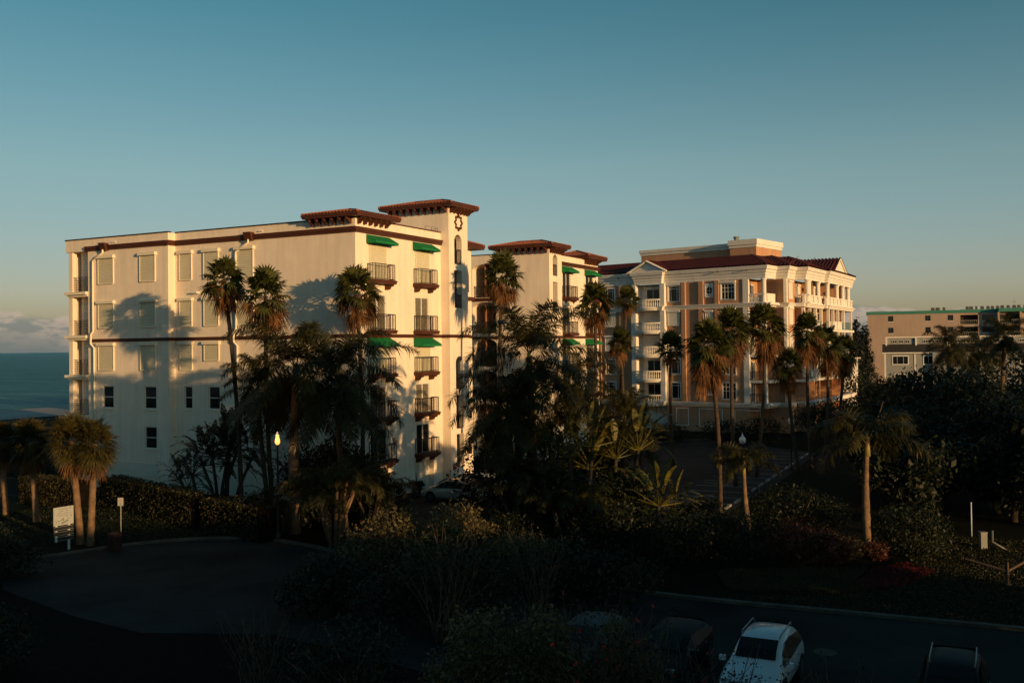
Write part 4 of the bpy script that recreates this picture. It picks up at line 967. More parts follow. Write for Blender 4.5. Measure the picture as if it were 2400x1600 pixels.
FCs=[fan_crown(s,ng=30,nd=14,R=.95,pet=.8) for s in (21,22)]
FCb=[fan_crown(s,ng=38,nd=58,R=1.0,pet=.95,skirt=2.9,droop=.6) for s in (31,32,33)]
PL=[ # label, crown xyz, base x, radius, variant list
('tall fan palm left of centre in front of the cream wall, trunk leaning right',(-18.77,65,15.36),-17.72,1.6,FC[0]),
('fan palm with a shaggy tan skirt just right of the leftmost tall palm',(-15.58,63,14.22),-15.2,1.75,FC[1]),
('slim tall fan palm standing at the front corner of the cream building',(-10.31,66,14.60),-10.05,1.75,FC[2]),
('tall fan palm with hanging brown fronds before the recessed galleries',(-.71,75.5,16.2),-1.0,1.85,FC[3]),
('fan palm in front of the second cream block, seen against its last balconies',(7.02,84,14.5),6.53,1.75,FC[0]),
('thin small-crowned fan palm beside the white bowed balconies',(10.7,92,14.9),9.57,1.5,FCs[0]),
('shorter dark fan palm low between the cream block and the bowed balconies',(9.57,88,10.8),9.53,1.6,FCs[1]),
('dark slender fan palm in front of the orange wall next to the bowed balconies',(13.99,88,10.4),14.14,1.7,FCs[0]),
('broad fan palm with the widest rusty skirt at the left of the palm row',(12.25,62,10.7),12.81,2.05,FCb[0]),
('fan palm with dead skirt second in the row, close behind the broadest one',(16.6,75,11.9),16.68,2.0,FCb[1]),
('big fan palm third in the row, trunk crossing the white pier',(20.33,80,12.2),19.48,2.2,FCb[2]),
('fan palm in the row in front of the curved colonnade',(25.24,85,11.8),25.38,2.0,FCb[0]),
('dark fan palm toward the right end of the palm row',(28.47,90,10.6),28.02,2.1,FCb[1]),
('shorter shaggy fan palm between two taller ones in the row',(22.62,82,9.0),23.48,1.7,FCb[2]),
('last fan palm of the row, at the right edge of the orange building',(31.71,95,10.0),30.38,1.9,FCb[0])]
for i,(lb,c,bx,r,v) in enumerate(PL):
    palm('fan_palm',lb,(bx,c[1]),c,v[0],v[1],r=(.15,.12) if i<8 and i not in (2,) else (.155,.12),scale=r/(1.75 if i<8 else 2.05),bend=(.15 if i%2 else -.2))
RC=[feather_crown(41,n=15,L=5.7,lmax=.9,curve=1.7,lo=-22,nl=125,low=10,plum=.5),feather_crown(42,n=15,L=5.6,lmax=.9,curve=1.65,lo=-20,nl=125,low=10,plum=.5),feather_crown(43,n=16,L=5.6,lmax=.88,curve=1.5,lo=-22,hi=88,nl=125,low=10,plum=.5),feather_crown(44,n=12,L=3.4,lmax=.75,curve=1.7,lo=-8,hi=62,plum=.6,nl=100)]
RL=[
('royal_palm','big feather palm with drooping fronds left of the building corner, thick pale trunk',(-12.6,58,9.6),-12.74,1.0,RC[0],(.30,.2),'trunkr',1.3),
('royal_palm','feather palm overlapping the cream corner, right of the thick pale trunk',(-10.02,57,9.3),-9.61,.98,RC[1],(.2,.15),'trunkf',1.1),
('royal_palm','large central feather palm with upright plume in front of the galleries',(.96,57,10.2),1.5,1.0,RC[2],(.22,.16),'trunkf',1.1),
('royal_palm','small feather palm left of the large central one, low in the thicket',(.4,59,6.4),.6,.55,RC[1],(.16,.12),'trunkf',.8),
('royal_palm','small feather palm at the right end of the thicket above the paddle leaves',(6.6,58.5,6.4),6.4,.6,RC[2],(.16,.12),'trunkf',.8),
('royal_palm','lower feather palm under the large central one',(-.3,55,7.3),.44,.75,RC[0],(.2,.15),'trunkf',1.0),
('royal_palm','feather palm right of the central one, over the paddle leaves',(3.87,60,8.3),3.89,.68,RC[1],(.18,.13),'trunkf',.9),
('royal_palm','slender feather palm leaning behind the thick pale trunk',(-16.12,63,8.4),-15.4,.62,RC[2],(.16,.12),'trunkf',.9),
('bottle_palm','feather palm with short golden trunk on the right lawn',(17.74,50,6.0),17.71,1.0,RC[3],(.155,.125),'trunkr',1.0),
('bottle_palm','small thin-trunked feather palm below the round white street lamp',(11.92,51.7,4.7),12.28,.66,RC[3],(.12,.09),'trunkr',.8),
('royal_palm','dark feather palm before the pink block, left of its neighbours',(52.65,120,10.2),52.72,.8,RC[2],(.25,.2),'trunkf',1.3),
('royal_palm','dark feather palm at the right frame edge before the pink block',(52.0,105,11.3),51.4,.75,RC[1],(.25,.2),'trunkr',1.3),
('royal_palm','dark feather palm between the two others before the pink block',(58.66,125,9.6),58.2,.8,RC[0],(.25,.2),'trunkf',1.3),
]
for nm,lb,c,bx,s,cr,r,tm,sh in RL:
    palm(nm,lb,(bx,c[1]),c,cr,None,r=r,tm=tm,scale=s,group='feather palms',shaft=sh,bulge=.05 if tm=='trunkr' else 0,bend=.1)
def sabal_crown(seed):
    global rng; rng=np.random.default_rng(seed); G=[]
    for k in range(58):
        f=k/58; el=R_(-62+140*(f**.85)); az=k*2.399+rng.uniform(-.3,.3)
        fan_leaf(G,np.array([0,0,-.35+.6*f]),dirv(az,el),.75*rng.uniform(.6,1.25),1.0*rng.uniform(.75,1.15),n=26,spread=2.0,droop=.42,fold=.5,w=.034,twist=rng.normal(0,.3))
    D=[]
    for k in range(26):
        fan_leaf(D,np.array([0,0,-.45]),dirv(k*2.399,R_(-45-rng.uniform(0,35))),.6*rng.uniform(.6,1.2),.85*rng.uniform(.7,1.1),n=11,spread=1.2,droop=.9,w=.035,twist=rng.normal(0,.7))
    return nquads('crown',np.array(G),M['sabal']),nquads('dead_fronds',np.array(D),M['dead'])
SC=[sabal_crown(51),sabal_crown(52)]
for lb,c,bx,s,v in (('cabbage palm with warm lit trunk, left one of the pair behind the beach sign',(-24.6,55.5,5.85),-24.1,1.0,0),('cabbage palm with warm lit trunk, right one of the pair behind the beach sign',(-23.2,55.2,5.7),-23.45,.95,1),
    ('single cabbage palm left of the pair, nearer the beach',(-30.51,63,5.1),-30.15,1.0,1),('cabbage palm cut by the left edge of the picture',(-33.9,66,4.9),-33.6,.95,0)):
    palm('cabbage_palm',lb,(bx,c[1]),c,SC[v][0],SC[v][1],r=(.2,.17),tm='trunkr',scale=s,group='cabbage palms by the beach path')
# ---- paddle-leaf clumps
def paddle(Q,p,d,L,w,droop,n=12):
    d,s,nn=basis(d); P=[p.copy()]; D=[]
    for k in range(n):
        d=d+np.array([0,0,-droop/n]); d/=np.linalg.norm(d); D.append(d.copy()); P.append(P[-1]+d*L/n)
    D.append(d)
    tilt=rng.uniform(.1,.5)
    for sg in (-1,1):
        for k in range(n):
            t0,t1=k/n,(k+.86)/n; f=lambda t:w*(math.sin(math.pi*min(1,t*.92+.06))**.55)
            q0=P[k]; q1=P[k]+(P[k+1]-P[k])*.86; o0=(s*sg+nn*tilt+D[k]*.25); o0/=np.linalg.norm(o0); dz=np.array([0,0,-rng.uniform(0,.25)*w])
            Q.append([q0,q1,q1+o0*f(t1)+dz,q0+o0*f(t0)+dz])
def paddle_clump(seed,stems,m,leafL=1.7,nleaf=7,spread=1.0,fanout=1.15):
    global rng; rng=np.random.default_rng(seed); Q=[]; St=MB()
    for (x,y,h,lx,ly) in stems:
        top=np.array([x+lx,y+ly,h]); 
        if h>.8: St.tube([(x,y,0),(x+lx*.4,y+ly*.4,h*.5),tuple(top)],[.13,.11,.10],7)
        pl=rng.uniform(-.5,.5); ax=np.array([math.cos(pl),math.sin(pl),0])
        for k in range(nleaf):
            a=(k/(nleaf-1)-.5)*2*fanout+rng.normal(0,.08); d=ax*math.sin(a)+np.array([0,0,math.cos(a)])+np.array([-ax[1],ax[0],0])*rng.normal(0,.22); d/=np.linalg.norm(d)
            pt=rng.uniform(.7,1.3)*leafL*.75; p1=top+d*pt; s=np.cross(d,[.3,.9,0]); s/=np.linalg.norm(s)
            Q.append([top-s*.035,top+s*.035,p1+s*.02,p1-s*.02]); paddle(Q,p1,d,leafL*rng.uniform(.8,1.15),leafL*.17,rng.uniform(.4,1.0)+abs(a)*.5)
    return nquads('leaves',np.array(Q),M[m]),St
def clump(label,pos,seed,stems,m='banana',**k):
    T=thing('paddle_leaf_plant',label,'plant',(pos[0],pos[1],0),'paddle leaved plants',world=False); q,st=paddle_clump(seed,stems,m,**k); inst('leaves',q,T)
    if st.v: inst('stems',st.mesh('stems',M['branchd'],(0,0,0),True),T)
clump('dark paddle leaved plant with several leaning stems against the cream wall',(-19.6,66.5),61,[(0,0,3.6,.5,.1),(.4,.2,4.3,.2,0),(-.2,.1,3.0,-.9,-.1),(.8,.2,3.3,1.2,.1),(.1,0,4.0,1.0,.2),(.3,.3,3.0,.1,0),(-.1,0,3.7,-.4,0)],'shadepad',leafL=1.55,nleaf=18,fanout=1.6)
clump('small dark paddle leaved plant leaning left in front of the cream wall',(-20.6,64.5),62,[(0,0,2.4,-1.0,0),(.1,.1,1.8,-.6,0),(.2,.1,2.6,-.4,0)],'shadepad',leafL=1.05,nleaf=13,fanout=1.5)
clump('sunlit yellow paddle leaved plant in the centre of the thicket',(3.3,54),63,[(0,0,4.7,-.3,0),(.6,.2,5.2,.4,0),(-.7,.1,4.0,-.6,0)],leafL=1.5,nleaf=11,fanout=1.25)
clump('sunlit paddle leaved plant with upright torn leaves right of the thicket centre',(5.5,55.5),64,[(0,0,4.4,.2,0),(.9,.2,4.8,.6,.1),(-.8,0,3.8,-.4,0)],leafL=1.5,nleaf=11,fanout=1.25)
clump('lower paddle leaved plant at the right end of the thicket, beside the parking lot',(7.25,52),65,[(0,0,2.3,.3,0),(.5,.3,1.6,.6,0)],leafL=1.45,nleaf=12,fanout=1.5)
clump('small paddle leaved plant in front of the glowing lamp',(-13.9,57.2),66,[(0,0,2.2,.2,0),(.5,.1,1.6,.4,0)],'shadepad',leafL=1.2,nleaf=8)
clump('dark paddle leaved plant at the foot of the large central palm',(1.4,53),67,[(0,0,2.6,-.2,0),(.5,.2,3.2,.1,0),(-.9,.2,2.2,-.5,.1)],'shadepad',leafL=1.5,nleaf=8)
# ---- areca clump
def areca(label,pos,seed,n=9,h=3.4,L=2.4,spread=1.6):
    global rng; rng=np.random.default_rng(seed); T=thing('clustering_palm',label,'palm tree',(pos[0],pos[1],0),'clustering palms',world=False); Q=[]; 
    for k in range(n):
        a=k/n*6.28+rng.uniform(-.3,.3); sp=spread*rng.uniform(.5,1.1); hh=h*rng.uniform(.75,1.1); top=(sp*math.cos(a),sp*math.sin(a),hh)
        mb=MB().tube([(.25*math.cos(a),.25*math.sin(a),0),(top[0]*.45,top[1]*.45,hh*.5),top],[.10,.085,.07],7); inst('trunk',mb.mesh('trunk',M['trunkr'],(0,0,0),True),T)
        for j in range(7): feather(Q,np.array(top),j*2.4+a,R_(15+rng.uniform(0,55)),L*rng.uniform(.8,1.1),.5,n=46,curve=2.0,plum=.35,w=.022)
    inst('crown',nquads('crown',np.array(Q),M['feather']),T)
areca('many stemmed clustering palm with splayed warm lit trunks beside the kerb',(-9.7,54),71)
areca('dark clustering palm in front of the cream corner balconies',(-8.4,58.5),72,n=6,h=3.0,L=2.2)
areca('clustering palm with thin bent stems in the thicket above the parked car',(.5,54),73,n=6,h=3.6,L=2.3,spread=1.3)
areca('clustering palm with thin stems right of the thicket',(2.6,51.5),74,n=6,h=2.6,L=2.0,spread=1.2)

# ---- leafy masses
def cloud(seed,n,clumps,size,flat=0):
    """clumps: list (x,y,z,rx,ry,rz)"""
    g=np.random.default_rng(seed); vol=np.array([c[3]*c[4]+c[5]*c[3] for c in clumps]); vol=vol/vol.sum(); idx=g.choice(len(clumps),n,p=vol); c=np.array(clumps)[idx]
    v=g.normal(size=(n,3)); v/=np.linalg.norm(v,axis=1)[:,None]; r=g.uniform(.0,1,n)**.22; 
    # lumpy surface, leaves gathered on twigs
    tw=g.normal(size=(max(8,n//26),3)); tw/=np.linalg.norm(tw,axis=1)[:,None]; pick=g.integers(0,len(tw),n); v=v*.30+tw[pick]*1.0; v/=np.linalg.norm(v,axis=1)[:,None]
    rad=1+.22*np.sin(pick*12.9898)
    P=c[:,:3]+v*c[:,3:6]*(r*rad)[:,None]+g.normal(0,size*.5,(n,3))
    P[:,2]=np.maximum(P[:,2],.03)
    a=g.normal(size=(n,3)); a/=np.linalg.norm(a,axis=1)[:,None]; b=np.cross(a,v+g.normal(0,.6,(n,3))); b/=np.linalg.norm(b,axis=1)[:,None]+1e-9
    s=size*(g.uniform(.45,1.05,n)**1.0+.9*(g.uniform(size=n)>.85))[:,None]
    return np.stack([P-a*s*.5,P-b*s*.26,P+a*s*.5,P+b*s*.26],axis=1)
def bush(label,pos,seed,clumps,n,size,m,name='bush',cat='bush',group=None,br=0,bm='branch',h=2,scale=1,extra=None):
    T=thing(name,label,cat,(pos[0],pos[1],0),group,world=False); o=inst('foliage',nquads('foliage',cloud(seed,n,clumps,size),M[m]),T); o.scale=(scale,)*3
    if br:
        g=random.Random(seed); mb=MB()
        for k in range(br):
            c=g.choice(clumps); t=Vector((c[0]+g.uniform(-.8,.8)*c[3],c[1]+g.uniform(-.8,.8)*c[4],c[2]+g.uniform(-.2,.9)*c[5])); b=Vector((g.uniform(-.3,.3),g.uniform(-.3,.3),0)); mid=b.lerp(t,.5)+Vector((g.uniform(-.3,.3),g.uniform(-.3,.3),g.uniform(0,.4)))
            mb.tube([b,b.lerp(mid,.6),mid,t],[.05,.04,.03,.010],5)
        inst('branches',mb.mesh('branches',M[bm],(0,0,0),True),T)
    if extra:
        g=np.random.default_rng(seed+5); Q=cloud(seed+9,extra,[(c[0],c[1],c[2]+.05,c[3]*1.12,c[4]*1.12,c[5]*1.12) for c in clumps],.13); inst('flowers',nquads('flowers',Q,M['magenta']),T)
    return T
def tree(label,pos,seed,H,R,n=9000,size=.3,m='dkleaf',name='broadleaf_tree',trunk=.25,group='dark trees on the right',nc=9,lo=.42):
    g=random.Random(seed); T=thing(name,label,'tree',(pos[0],pos[1],0),group,world=False); cl=[]; mb=MB()
    mb.tube([(0,0,0),(.1,.05,H*.25),(.0,.1,H*.5)],[trunk,trunk*.8,trunk*.55],9)
    for k in range(nc):
        a=k*2.4+g.uniform(-.4,.4); rr=R*g.uniform(.25,.75); z=H*g.uniform(lo,.86); s=R*g.uniform(.32,.55)
        if k==0: rr=0; z=H*.84
        if m=='needle': z=H*(.3+.66*k/nc); q=1.12-z/H; rr=R*.55*q*g.uniform(.3,1); s=R*.55*q+.35
        c=(rr*math.cos(a),rr*math.sin(a),z,s,s,s*(1.5 if m=='needle' else .75)); cl.append(c)
        mb.tube([(0,.05,H*.3),(c[0]*.4,c[1]*.4,H*.45),(c[0]*.8,c[1]*.8,c[2]*.9),(c[0],c[1],c[2])],[trunk*.5,trunk*.35,trunk*.2,.03],6)
    inst('crown',nquads('crown',cloud(seed,n,cl,size),M[m]),T); inst('trunk',mb.mesh('trunk',M['branchd'],(0,0,0),True),T)
TREES=[('dark tree at the far end of the wood, just right of the orange building',(43,114),5.6,4.2),('dark tree in front of the left end of the pink block',(45,100),6.2,4.2),('dark tree before the grey townhouse windows',(54,112),6.6,5),
 ('wide dark tree below the middle of the pink block',(50,88),8.6,5),('tall dark tree at the right picture edge under the pink block',(47,84),9.2,4.5),('dark tree behind the right lawn palm, upper layer',(38,90),6.6,4.3),
 ('dark tree right of the last row palm',(36.5,80),6.2,4.0),('dark tree in the middle of the wood on the right',(39,72),7.0,4.2),('dark glossy tree near the right picture edge, middle layer',(36,66),7.4,3.9),
 ('low dark tree behind the right lawn palm',(26,66),5.0,3.4),('dark tree at the right of the parking lot, in front of the row palms',(23.5,60),3.6,3.0),('dark tree behind the utility pedestal',(29.5,59),5.0,3.0),('dark tree above the slim white pole',(30,62),6.6,3.6),('dark tree at the right edge above the wooden rail',(31,56.5),6.8,3.4),('dark tree between the parking lot and the wood',(30,76),5.2,3.8)]
for i,(lb,p,H,R) in enumerate(TREES): tree(lb,p,100+i,H+(1.3 if 0<i<8 else .6),R,n=7500,size=.32,lo=.25,nc=12)
for i,(lb,p,H,R) in enumerate([('slender dark casuarina behind the white cottage, left top',(63.8,185),15.5,2.4),('slender dark casuarina touching the pink block, right top',(67.2,190),14.5,2.4)]):
    tree(lb,p,140+i,H,R,n=4200,size=.45,m='needle',name='casuarina_tree',nc=14,group='casuarina trees')
# unseen trees added right of the frame for the shade they cast (behind / beside the building the picture is taken from)
for i,(p,H,R) in enumerate([((40,17),7.0,5),((54,36),11,6),((66,30),15,7),((52,50),15,6),((62,58),16,7),((74,46),17,8),((70,76),16,8),((84,62),18,8)]):
    tree(['unseen tree added for shade right of the road, first','unseen tree added for shade right of the road, second','unseen tree added for shade right of the road, third','unseen tree added for shade right of the road, fourth','unseen tree added for shade right of the road, fifth','unseen tree added for shade right of the road, sixth','unseen tree added for shade right of the road, seventh','unseen tree added for shade right of the road, eighth'][i],p,160+i,H,R,n=5000,size=.5,group='unseen trees added for shade',lo=.22,nc=13)
for i,(p,H,R) in enumerate([((19,19),17,4.0),((24,20.5),18,4.2),((28.4,21.5),17,3.7),((22,27),16,3.5)]):  # unseen high crowns added to keep sun off the cream left wall
    tree(['unseen tall pine added to shade the cream wall, first','unseen tall pine added to shade the cream wall, second','unseen tall pine added to shade the cream wall, third','unseen tall pine added to shade the cream wall, fourth'][i],p,180+i,H,R,n=9000,size=.6,group='unseen pines added to shade the cream wall',name='added_shade_tree',lo=.55,nc=14)
# hedge
def hedge(label,pts,w,h,seed,n,m='leaf'):
    T=thing('hedge',label,'hedge',(pts[0][0],pts[0][1],0),'clipped hedges',world=False); b=Vector((pts[0][0],pts[0][1],0)); core=MB(); Q=[]; g=np.random.default_rng(seed)
    for a,c in zip(pts,pts[1:]):
        f,L=lineF(a,c); f.p=f.p-b; core.box(f,-.1,L+.1,0,h-.12,-w+.12,-.12)
        k=int(n*L/10); s=g.uniform(0,L,k); which=g.uniform(size=k); z=np.where(which<.65,g.uniform(0,h,k),h+g.normal(0,.03,k)); o=np.where(which<.65,g.normal(-.06,.06,k),g.uniform(-w,0,k))
        P=np.array([list(f(float(s[i]),float(z[i]),float(o[i]))) for i in range(k)]); A=g.normal(size=(k,3)); A/=np.linalg.norm(A,axis=1)[:,None]; B=np.cross(A,g.normal(size=(k,3))); B/=np.linalg.norm(B,axis=1)[:,None]; sz=.13*g.uniform(.6,1.3,k)[:,None]
        Q.append(np.stack([P-A*sz*.5,P-B*sz*.3,P+A*sz*.5,P+B*sz*.3],axis=1))
    inst('foliage',nquads('foliage',np.concatenate(Q),M[m]),T); inst('dark_core',core.mesh('dark_core',M['dkleaf'] if 0 else M['soil']),T)  # leaf cards over a solid near-black box
hedge('long clipped hedge running in front of the cream wall',[(-29.0,69.5),(-23.3,63.6),(-19.4,59.8)],1.6,2.0,81,4200)
hedge('clipped hedge continuing right of a dark gap toward the thick trunk',[(-18.6,59.1),(-14.2,55.0)],1.6,1.9,82,4200)
hedge('short hedge behind the single cabbage palm at far left',[(-35.2,70.8),(-30.4,68.4)],1.6,1.9,83,4200)
# bushes: label,pos,clumps,n,size,mat,branches
BU=[
('big grey green bush in front of the parked cars, its left lit crown highest',(-5.2,46),[(-.3,0,2.2,1.3,1.2,1.25),(-1.6,0,1.3,1.4,1.3,1.2),(.6,.2,1.5,1.2,1.2,1.1)],9000,.15,'grey',14),
('grey green bush with golden tips in front of the champagne car',(-2.6,45),[(0,0,2.5,1.25,1.2,1.15),(.9,0,1.6,1.3,1.2,1.2),(-.9,-.3,1.3,1.4,1.2,1.1)],9000,.15,'grey',14),
('lower grey green bush right of the golden tipped one',(.2,44),[(0,0,1.5,1.5,1.3,1.0),(1.2,0,1.1,1.4,1.2,.9)],7000,.15,'grey',8),
('dark bush left of the big grey green bush, over the road edge',(-7.2,41),[(0,0,1.3,1.8,1.3,1.1),(-1,-1,1.0,1.3,1.2,.9)],6000,.15,'dkleaf',12),
('dark spreading bush in the middle foreground with bare pale branch',(-3.2,38.5),[(0,0,1.7,2.0,1.5,1.5),(1.8,0,1.6,1.6,1.4,1.3),(-1.6,-.5,1.2,1.5,1.2,1.1)],10000,.15,'dkleaf',18),
('dark bush beside the road in the centre',(2.2,41.5),[(0,0,1.4,2.2,1.5,1.2),(2,0,1.1,1.8,1.3,1.0)],8000,.15,'dkleaf',10),
('near bush with faintly lit olive tips at bottom centre',(-.9,27.5),[(0,0,2.6,1.0,1.0,1.0),(.7,-.2,1.8,1.1,1.0,1.0),(-.7,0,1.5,1.0,1.0,1.0)],9000,.11,'grey',14),
('near bush with red blossoms left of the pale grey car',(.8,27),[(0,0,2.7,.8,.8,.95),(.3,0,1.7,.9,.8,1.0)],7000,.10,'grey',14),
('dark leafy bush at bottom left of centre with thin upright stems',(-4.6,29),[(0,0,1.6,1.3,1.0,1.4),(-1.3,0,1.2,1.0,.9,1.1)],4500,.12,'dkleaf',26),
('dark bush at the left picture edge beside the beach sign',(-24.6,48.0),[(-1.5,0,1.2,2.0,1.6,1.5),(.2,0,.8,1.6,1.2,.9)],8000,.15,'dkleaf',8),
('dark bush in the bottom left corner',(-18.6,33.5),[(0,0,1.0,2.2,1.6,1.2)],6000,.15,'dkleaf',6),
('dark shrub mass below the small thin palm',(10.6,49.5),[(0,0,1.2,2.2,1.5,1.2),(-2.2,0,1.1,2.0,1.4,1.1)],9000,.14,'dkleaf',10),
('reddish croton shrub between the two lawn palms',(13.7,48.2),[(0,0,1.1,1.6,1.2,1.1),(1.6,0,.8,1.2,1.0,.8)],7000,.13,'redleaf',16),
('glossy dark shrub behind the reddish croton',(14.8,54.5),[(0,0,1.7,2.2,1.5,1.2),(2,0,1.3,1.5,1.3,1.0)],8000,.14,'dkleaf',8),
('round dark shrub right of the golden trunked palm',(19.9,50.2),[(0,0,1.2,1.9,1.4,1.2)],7000,.13,'dkleaf',14),
('small red leaved shrub at the foot of the golden trunked palm',(17.8,49.2),[(0,0,.45,.6,.5,.45)],1500,.12,'redleaf',6),
('low olive shrub at the left foot of the golden trunked palm',(16.2,49.2),[(0,0,.6,.9,.7,.6)],2200,.12,'leaf',6),
('dark shrub in front of the garage door, right of the clustering palm',(-7.6,61.5),[(0,0,1.0,1.2,1.1,1.1)],4000,.14,'dkleaf',4),
('leafy shrub beneath the glowing lamp',(-15.5,58.2),[(0,0,1.2,1.4,1.2,1.1),(1,0,1.6,1.0,.9,.9)],6000,.14,'leaf',4),
('dark shrub line at the base of the orange building, left part',(14.5,110),[(-3,0,1.2,3,1.2,1.1),(2,0,1.0,3,1.2,1.0)],6000,.2,'dkleaf',0),
('dark shrub line at the base of the orange building, right part',(24.5,106.5),[(-2,0,1.4,2.6,1.2,1.2),(2,0,1.6,2.6,1.2,1.3)],6000,.2,'dkleaf',0),
('rounded shrub on the terrace below the colonnade',(33,108.5),[(0,0,2.6,2.6,1.5,1.5),(2.6,1,3,2.4,1.5,1.5)],7000,.22,'dkleaf',0),
('dark shrub beside the parking lot wheel stops, nearest end',(10.7,57.8),[(0,0,.9,1.6,1.2,.9)],4000,.14,'dkleaf',4),
('dark shrub in the thicket under the paddle leaves, left',(-1.5,50.5),[(0,0,1.2,2.2,1.3,1.2)],6000,.15,'dkleaf',4),
('dark shrub in the thicket under the paddle leaves, right',(4.6,50.5),[(0,0,1.4,2.6,1.3,1.3)],7000,.15,'dkleaf',4),
('dark dune scrub between hedge and beach, near the picture edge',(-49,88),[(0,0,.9,6,3,1.0),(8,3,1.0,6,3,1.1),(-6,10,.8,6,3,1.0)],9000,.25,'dkleaf',0),
('dark dune scrub beside the sand, farther',(-66,125),[(0,0,.8,9,4,1.0),(12,-3,.9,9,4,1.1)],8000,.3,'dkleaf',0),
('dark bush in the bottom right corner beside the black car',(17.0,28.5),[(0,0,1.5,1.0,1.0,1.6),(.6,1,1.2,1,1,1.2)],5000,.12,'dkleaf',10),
]
BU+=[('tall dense dark shrub mass around the thick pale trunk',(-12.0,59.6),[(0,0,2.6,1.5,1.3,2.1),(1.6,-.3,3.2,1.5,1.3,1.8)],9000,.2,'dkleaf',4),
('tall dense dark shrub mass below the palms at the building corner',(-10.2,58.6),[(0,0,3.2,1.6,1.3,2.2),(1.4,.2,2.6,1.3,1.2,1.9)],8000,.2,'dkleaf',4),
('tall dense dark shrub mass right of centre behind the paddle leaves',(5.6,60),[(0,0,3.2,2.0,1.4,2.4),(-2,0,3.4,1.8,1.4,2.2)],9000,.2,'dkleaf',4),
('wispy near bush with warm tips in front of the pale grey car',(2.7,27.6),[(0,0,2.2,.8,.7,1.1),(.8,0,1.5,.7,.6,1.0)],2600,.10,'grey',18),
('dark leafy mass filling the thicket between the paddle leaves, left',(2.6,52.6),[(0,0,2.0,1.8,1.3,1.9)],6500,.2,'dkleaf',4),
('dark leafy mass filling the thicket between the paddle leaves, right',(5.9,54.2),[(0,0,1.9,1.9,1.3,1.8)],6500,.2,'dkleaf',4),
('dark bushes hiding the foot of the white cottage',(50.5,147),[(0,0,3,3.0,2,3.4),(4,2,2.6,3,2,3.0),(8,3,2.5,3,2,3)],9000,.35,'dkleaf',0),
('dense dark understory bush filling the centre thicket, left part',(-1.0,58),[(0,0,2.6,2.4,1.8,2.4),(2,0,1.8,2,1.6,1.8)],9000,.2,'dkleaf',4),
('dense dark understory bush filling the centre thicket, right part',(4.2,58.5),[(0,0,2.4,2.4,1.8,2.2),(2.2,.5,1.6,2,1.6,1.6)],9000,.2,'dkleaf',4),
('dense dark bush behind the thick pale trunk',(-12.6,60.5),[(0,0,2.4,2.0,1.6,2.2),(1.8,0,1.9,1.8,1.6,1.8)],8000,.2,'dkleaf',4),
('dense dark bush under the feather palm at the building corner',(-9.2,59.5),[(0,0,2.2,1.5,1.4,2.0)],6000,.2,'dkleaf',4),
('dark bush in front of the recessed lower galleries',(5.0,66.5),[(0,0,1.6,2.0,1.6,1.6)],6000,.2,'dkleaf',4)]
for i,b in enumerate(BU): bush(b[0],b[1],200+i,b[2],b[3],b[4],b[5],br=b[6],group='shrubs',extra=(14 if 'blossoms' in b[0] else None),bm='branch' if 'bare' in b[0] or 'stems' in b[0] or 'croton' in b[0] else 'branchd')
# bougainvillea-like twiggy plants in front of the cars
def twiggy(label,pos,seed,n,h,w,red=10,leaves=500):
    g=random.Random(seed); T=thing('flowering_shrub',label,'bush',(pos[0],pos[1],0),'twiggy flowering shrubs',world=False); mb=MB(); tips=[]
    for k in range(n):
        a=g.uniform(0,6.28); b=Vector((g.uniform(-.3,.3),g.uniform(-.3,.3),0)); d=Vector((math.cos(a)*g.uniform(.05,.5),math.sin(a)*g.uniform(.05,.3),1)).normalized(); p=b; P=[p.copy()]
        for j in range(6): d=(d+Vector((g.uniform(-.25,.25),g.uniform(-.2,.2),g.uniform(-.12,.1)))).normalized(); p=p+d*h/6*g.uniform(.8,1.15); P.append(p.copy())
        mb.tube(P,[.022-.0028*i for i in range(7)],4); tips+=P[3:]
        for q in P[2:5]:
            e=q+Vector((g.uniform(-.5,.5),g.uniform(-.4,.4),g.uniform(.1,.6))); mb.tube([q,q.lerp(e,.5)+Vector((0,0,.08)),e],[.010,.008,.004],4); tips.append(e)
    inst('branches',mb.mesh('branches',M['branch'],(0,0,0),True),T)
    gg=np.random.default_rng(seed); P=np.array([list(t) for t in tips]); 
    def leaves_at(k,size,sp):
        c=P[gg.integers(0,len(P),k)]+gg.normal(0,sp,(k,3)); A=gg.normal(size=(k,3)); A/=np.linalg.norm(A,axis=1)[:,None]; B=np.cross(A,gg.normal(size=(k,3))); B/=np.linalg.norm(B,axis=1)[:,None]
        return np.stack([c-A*size*.5,c-B*size*.28,c+A*size*.5,c+B*size*.28],axis=1)
    inst('foliage',nquads('foliage',leaves_at(leaves,.09,.09),M['dkleaf']),T)
    if red:
        c=P[gg.integers(0,len(P),red)]; F_=[]
        for q in c: 
            k=7; cc=q+gg.normal(0,.03,(k,3)); A=gg.normal(size=(k,3)); A/=np.linalg.norm(A,axis=1)[:,None]; B=np.cross(A,gg.normal(size=(k,3))); B/=np.linalg.norm(B,axis=1)[:,None]; F_.append(np.stack([cc-A*.035,cc-B*.03,cc+A*.035,cc+B*.03],axis=1))
        inst('flowers',nquads('flowers',np.concatenate(F_),M['magenta']),T)
twiggy('dense twiggy shrub hiding the pale grey car on its left',(1.2,27.8),306,26,3.6,1,8,900)
twiggy('twiggy shrub between the pale grey and the black car',(3.1,27.5),307,22,3.6,1,5,800)
twiggy('bare twiggy shrub with red blossoms in front of the pale grey car',(2.0,26.5),301,26,4.0,1,14,500)
twiggy('twiggy shrub with few red blossoms in front of the left black car',(3.6,26.0),302,20,3.4,1,6,420)
twiggy('leafy twigs rising in front of the white car bonnet',(5.3,25.0),303,18,3.3,1,2,620)
twiggy('thin dark twigs on the empty road space right of the white car',(8.3,26.0),304,16,2.4,1,0,160)
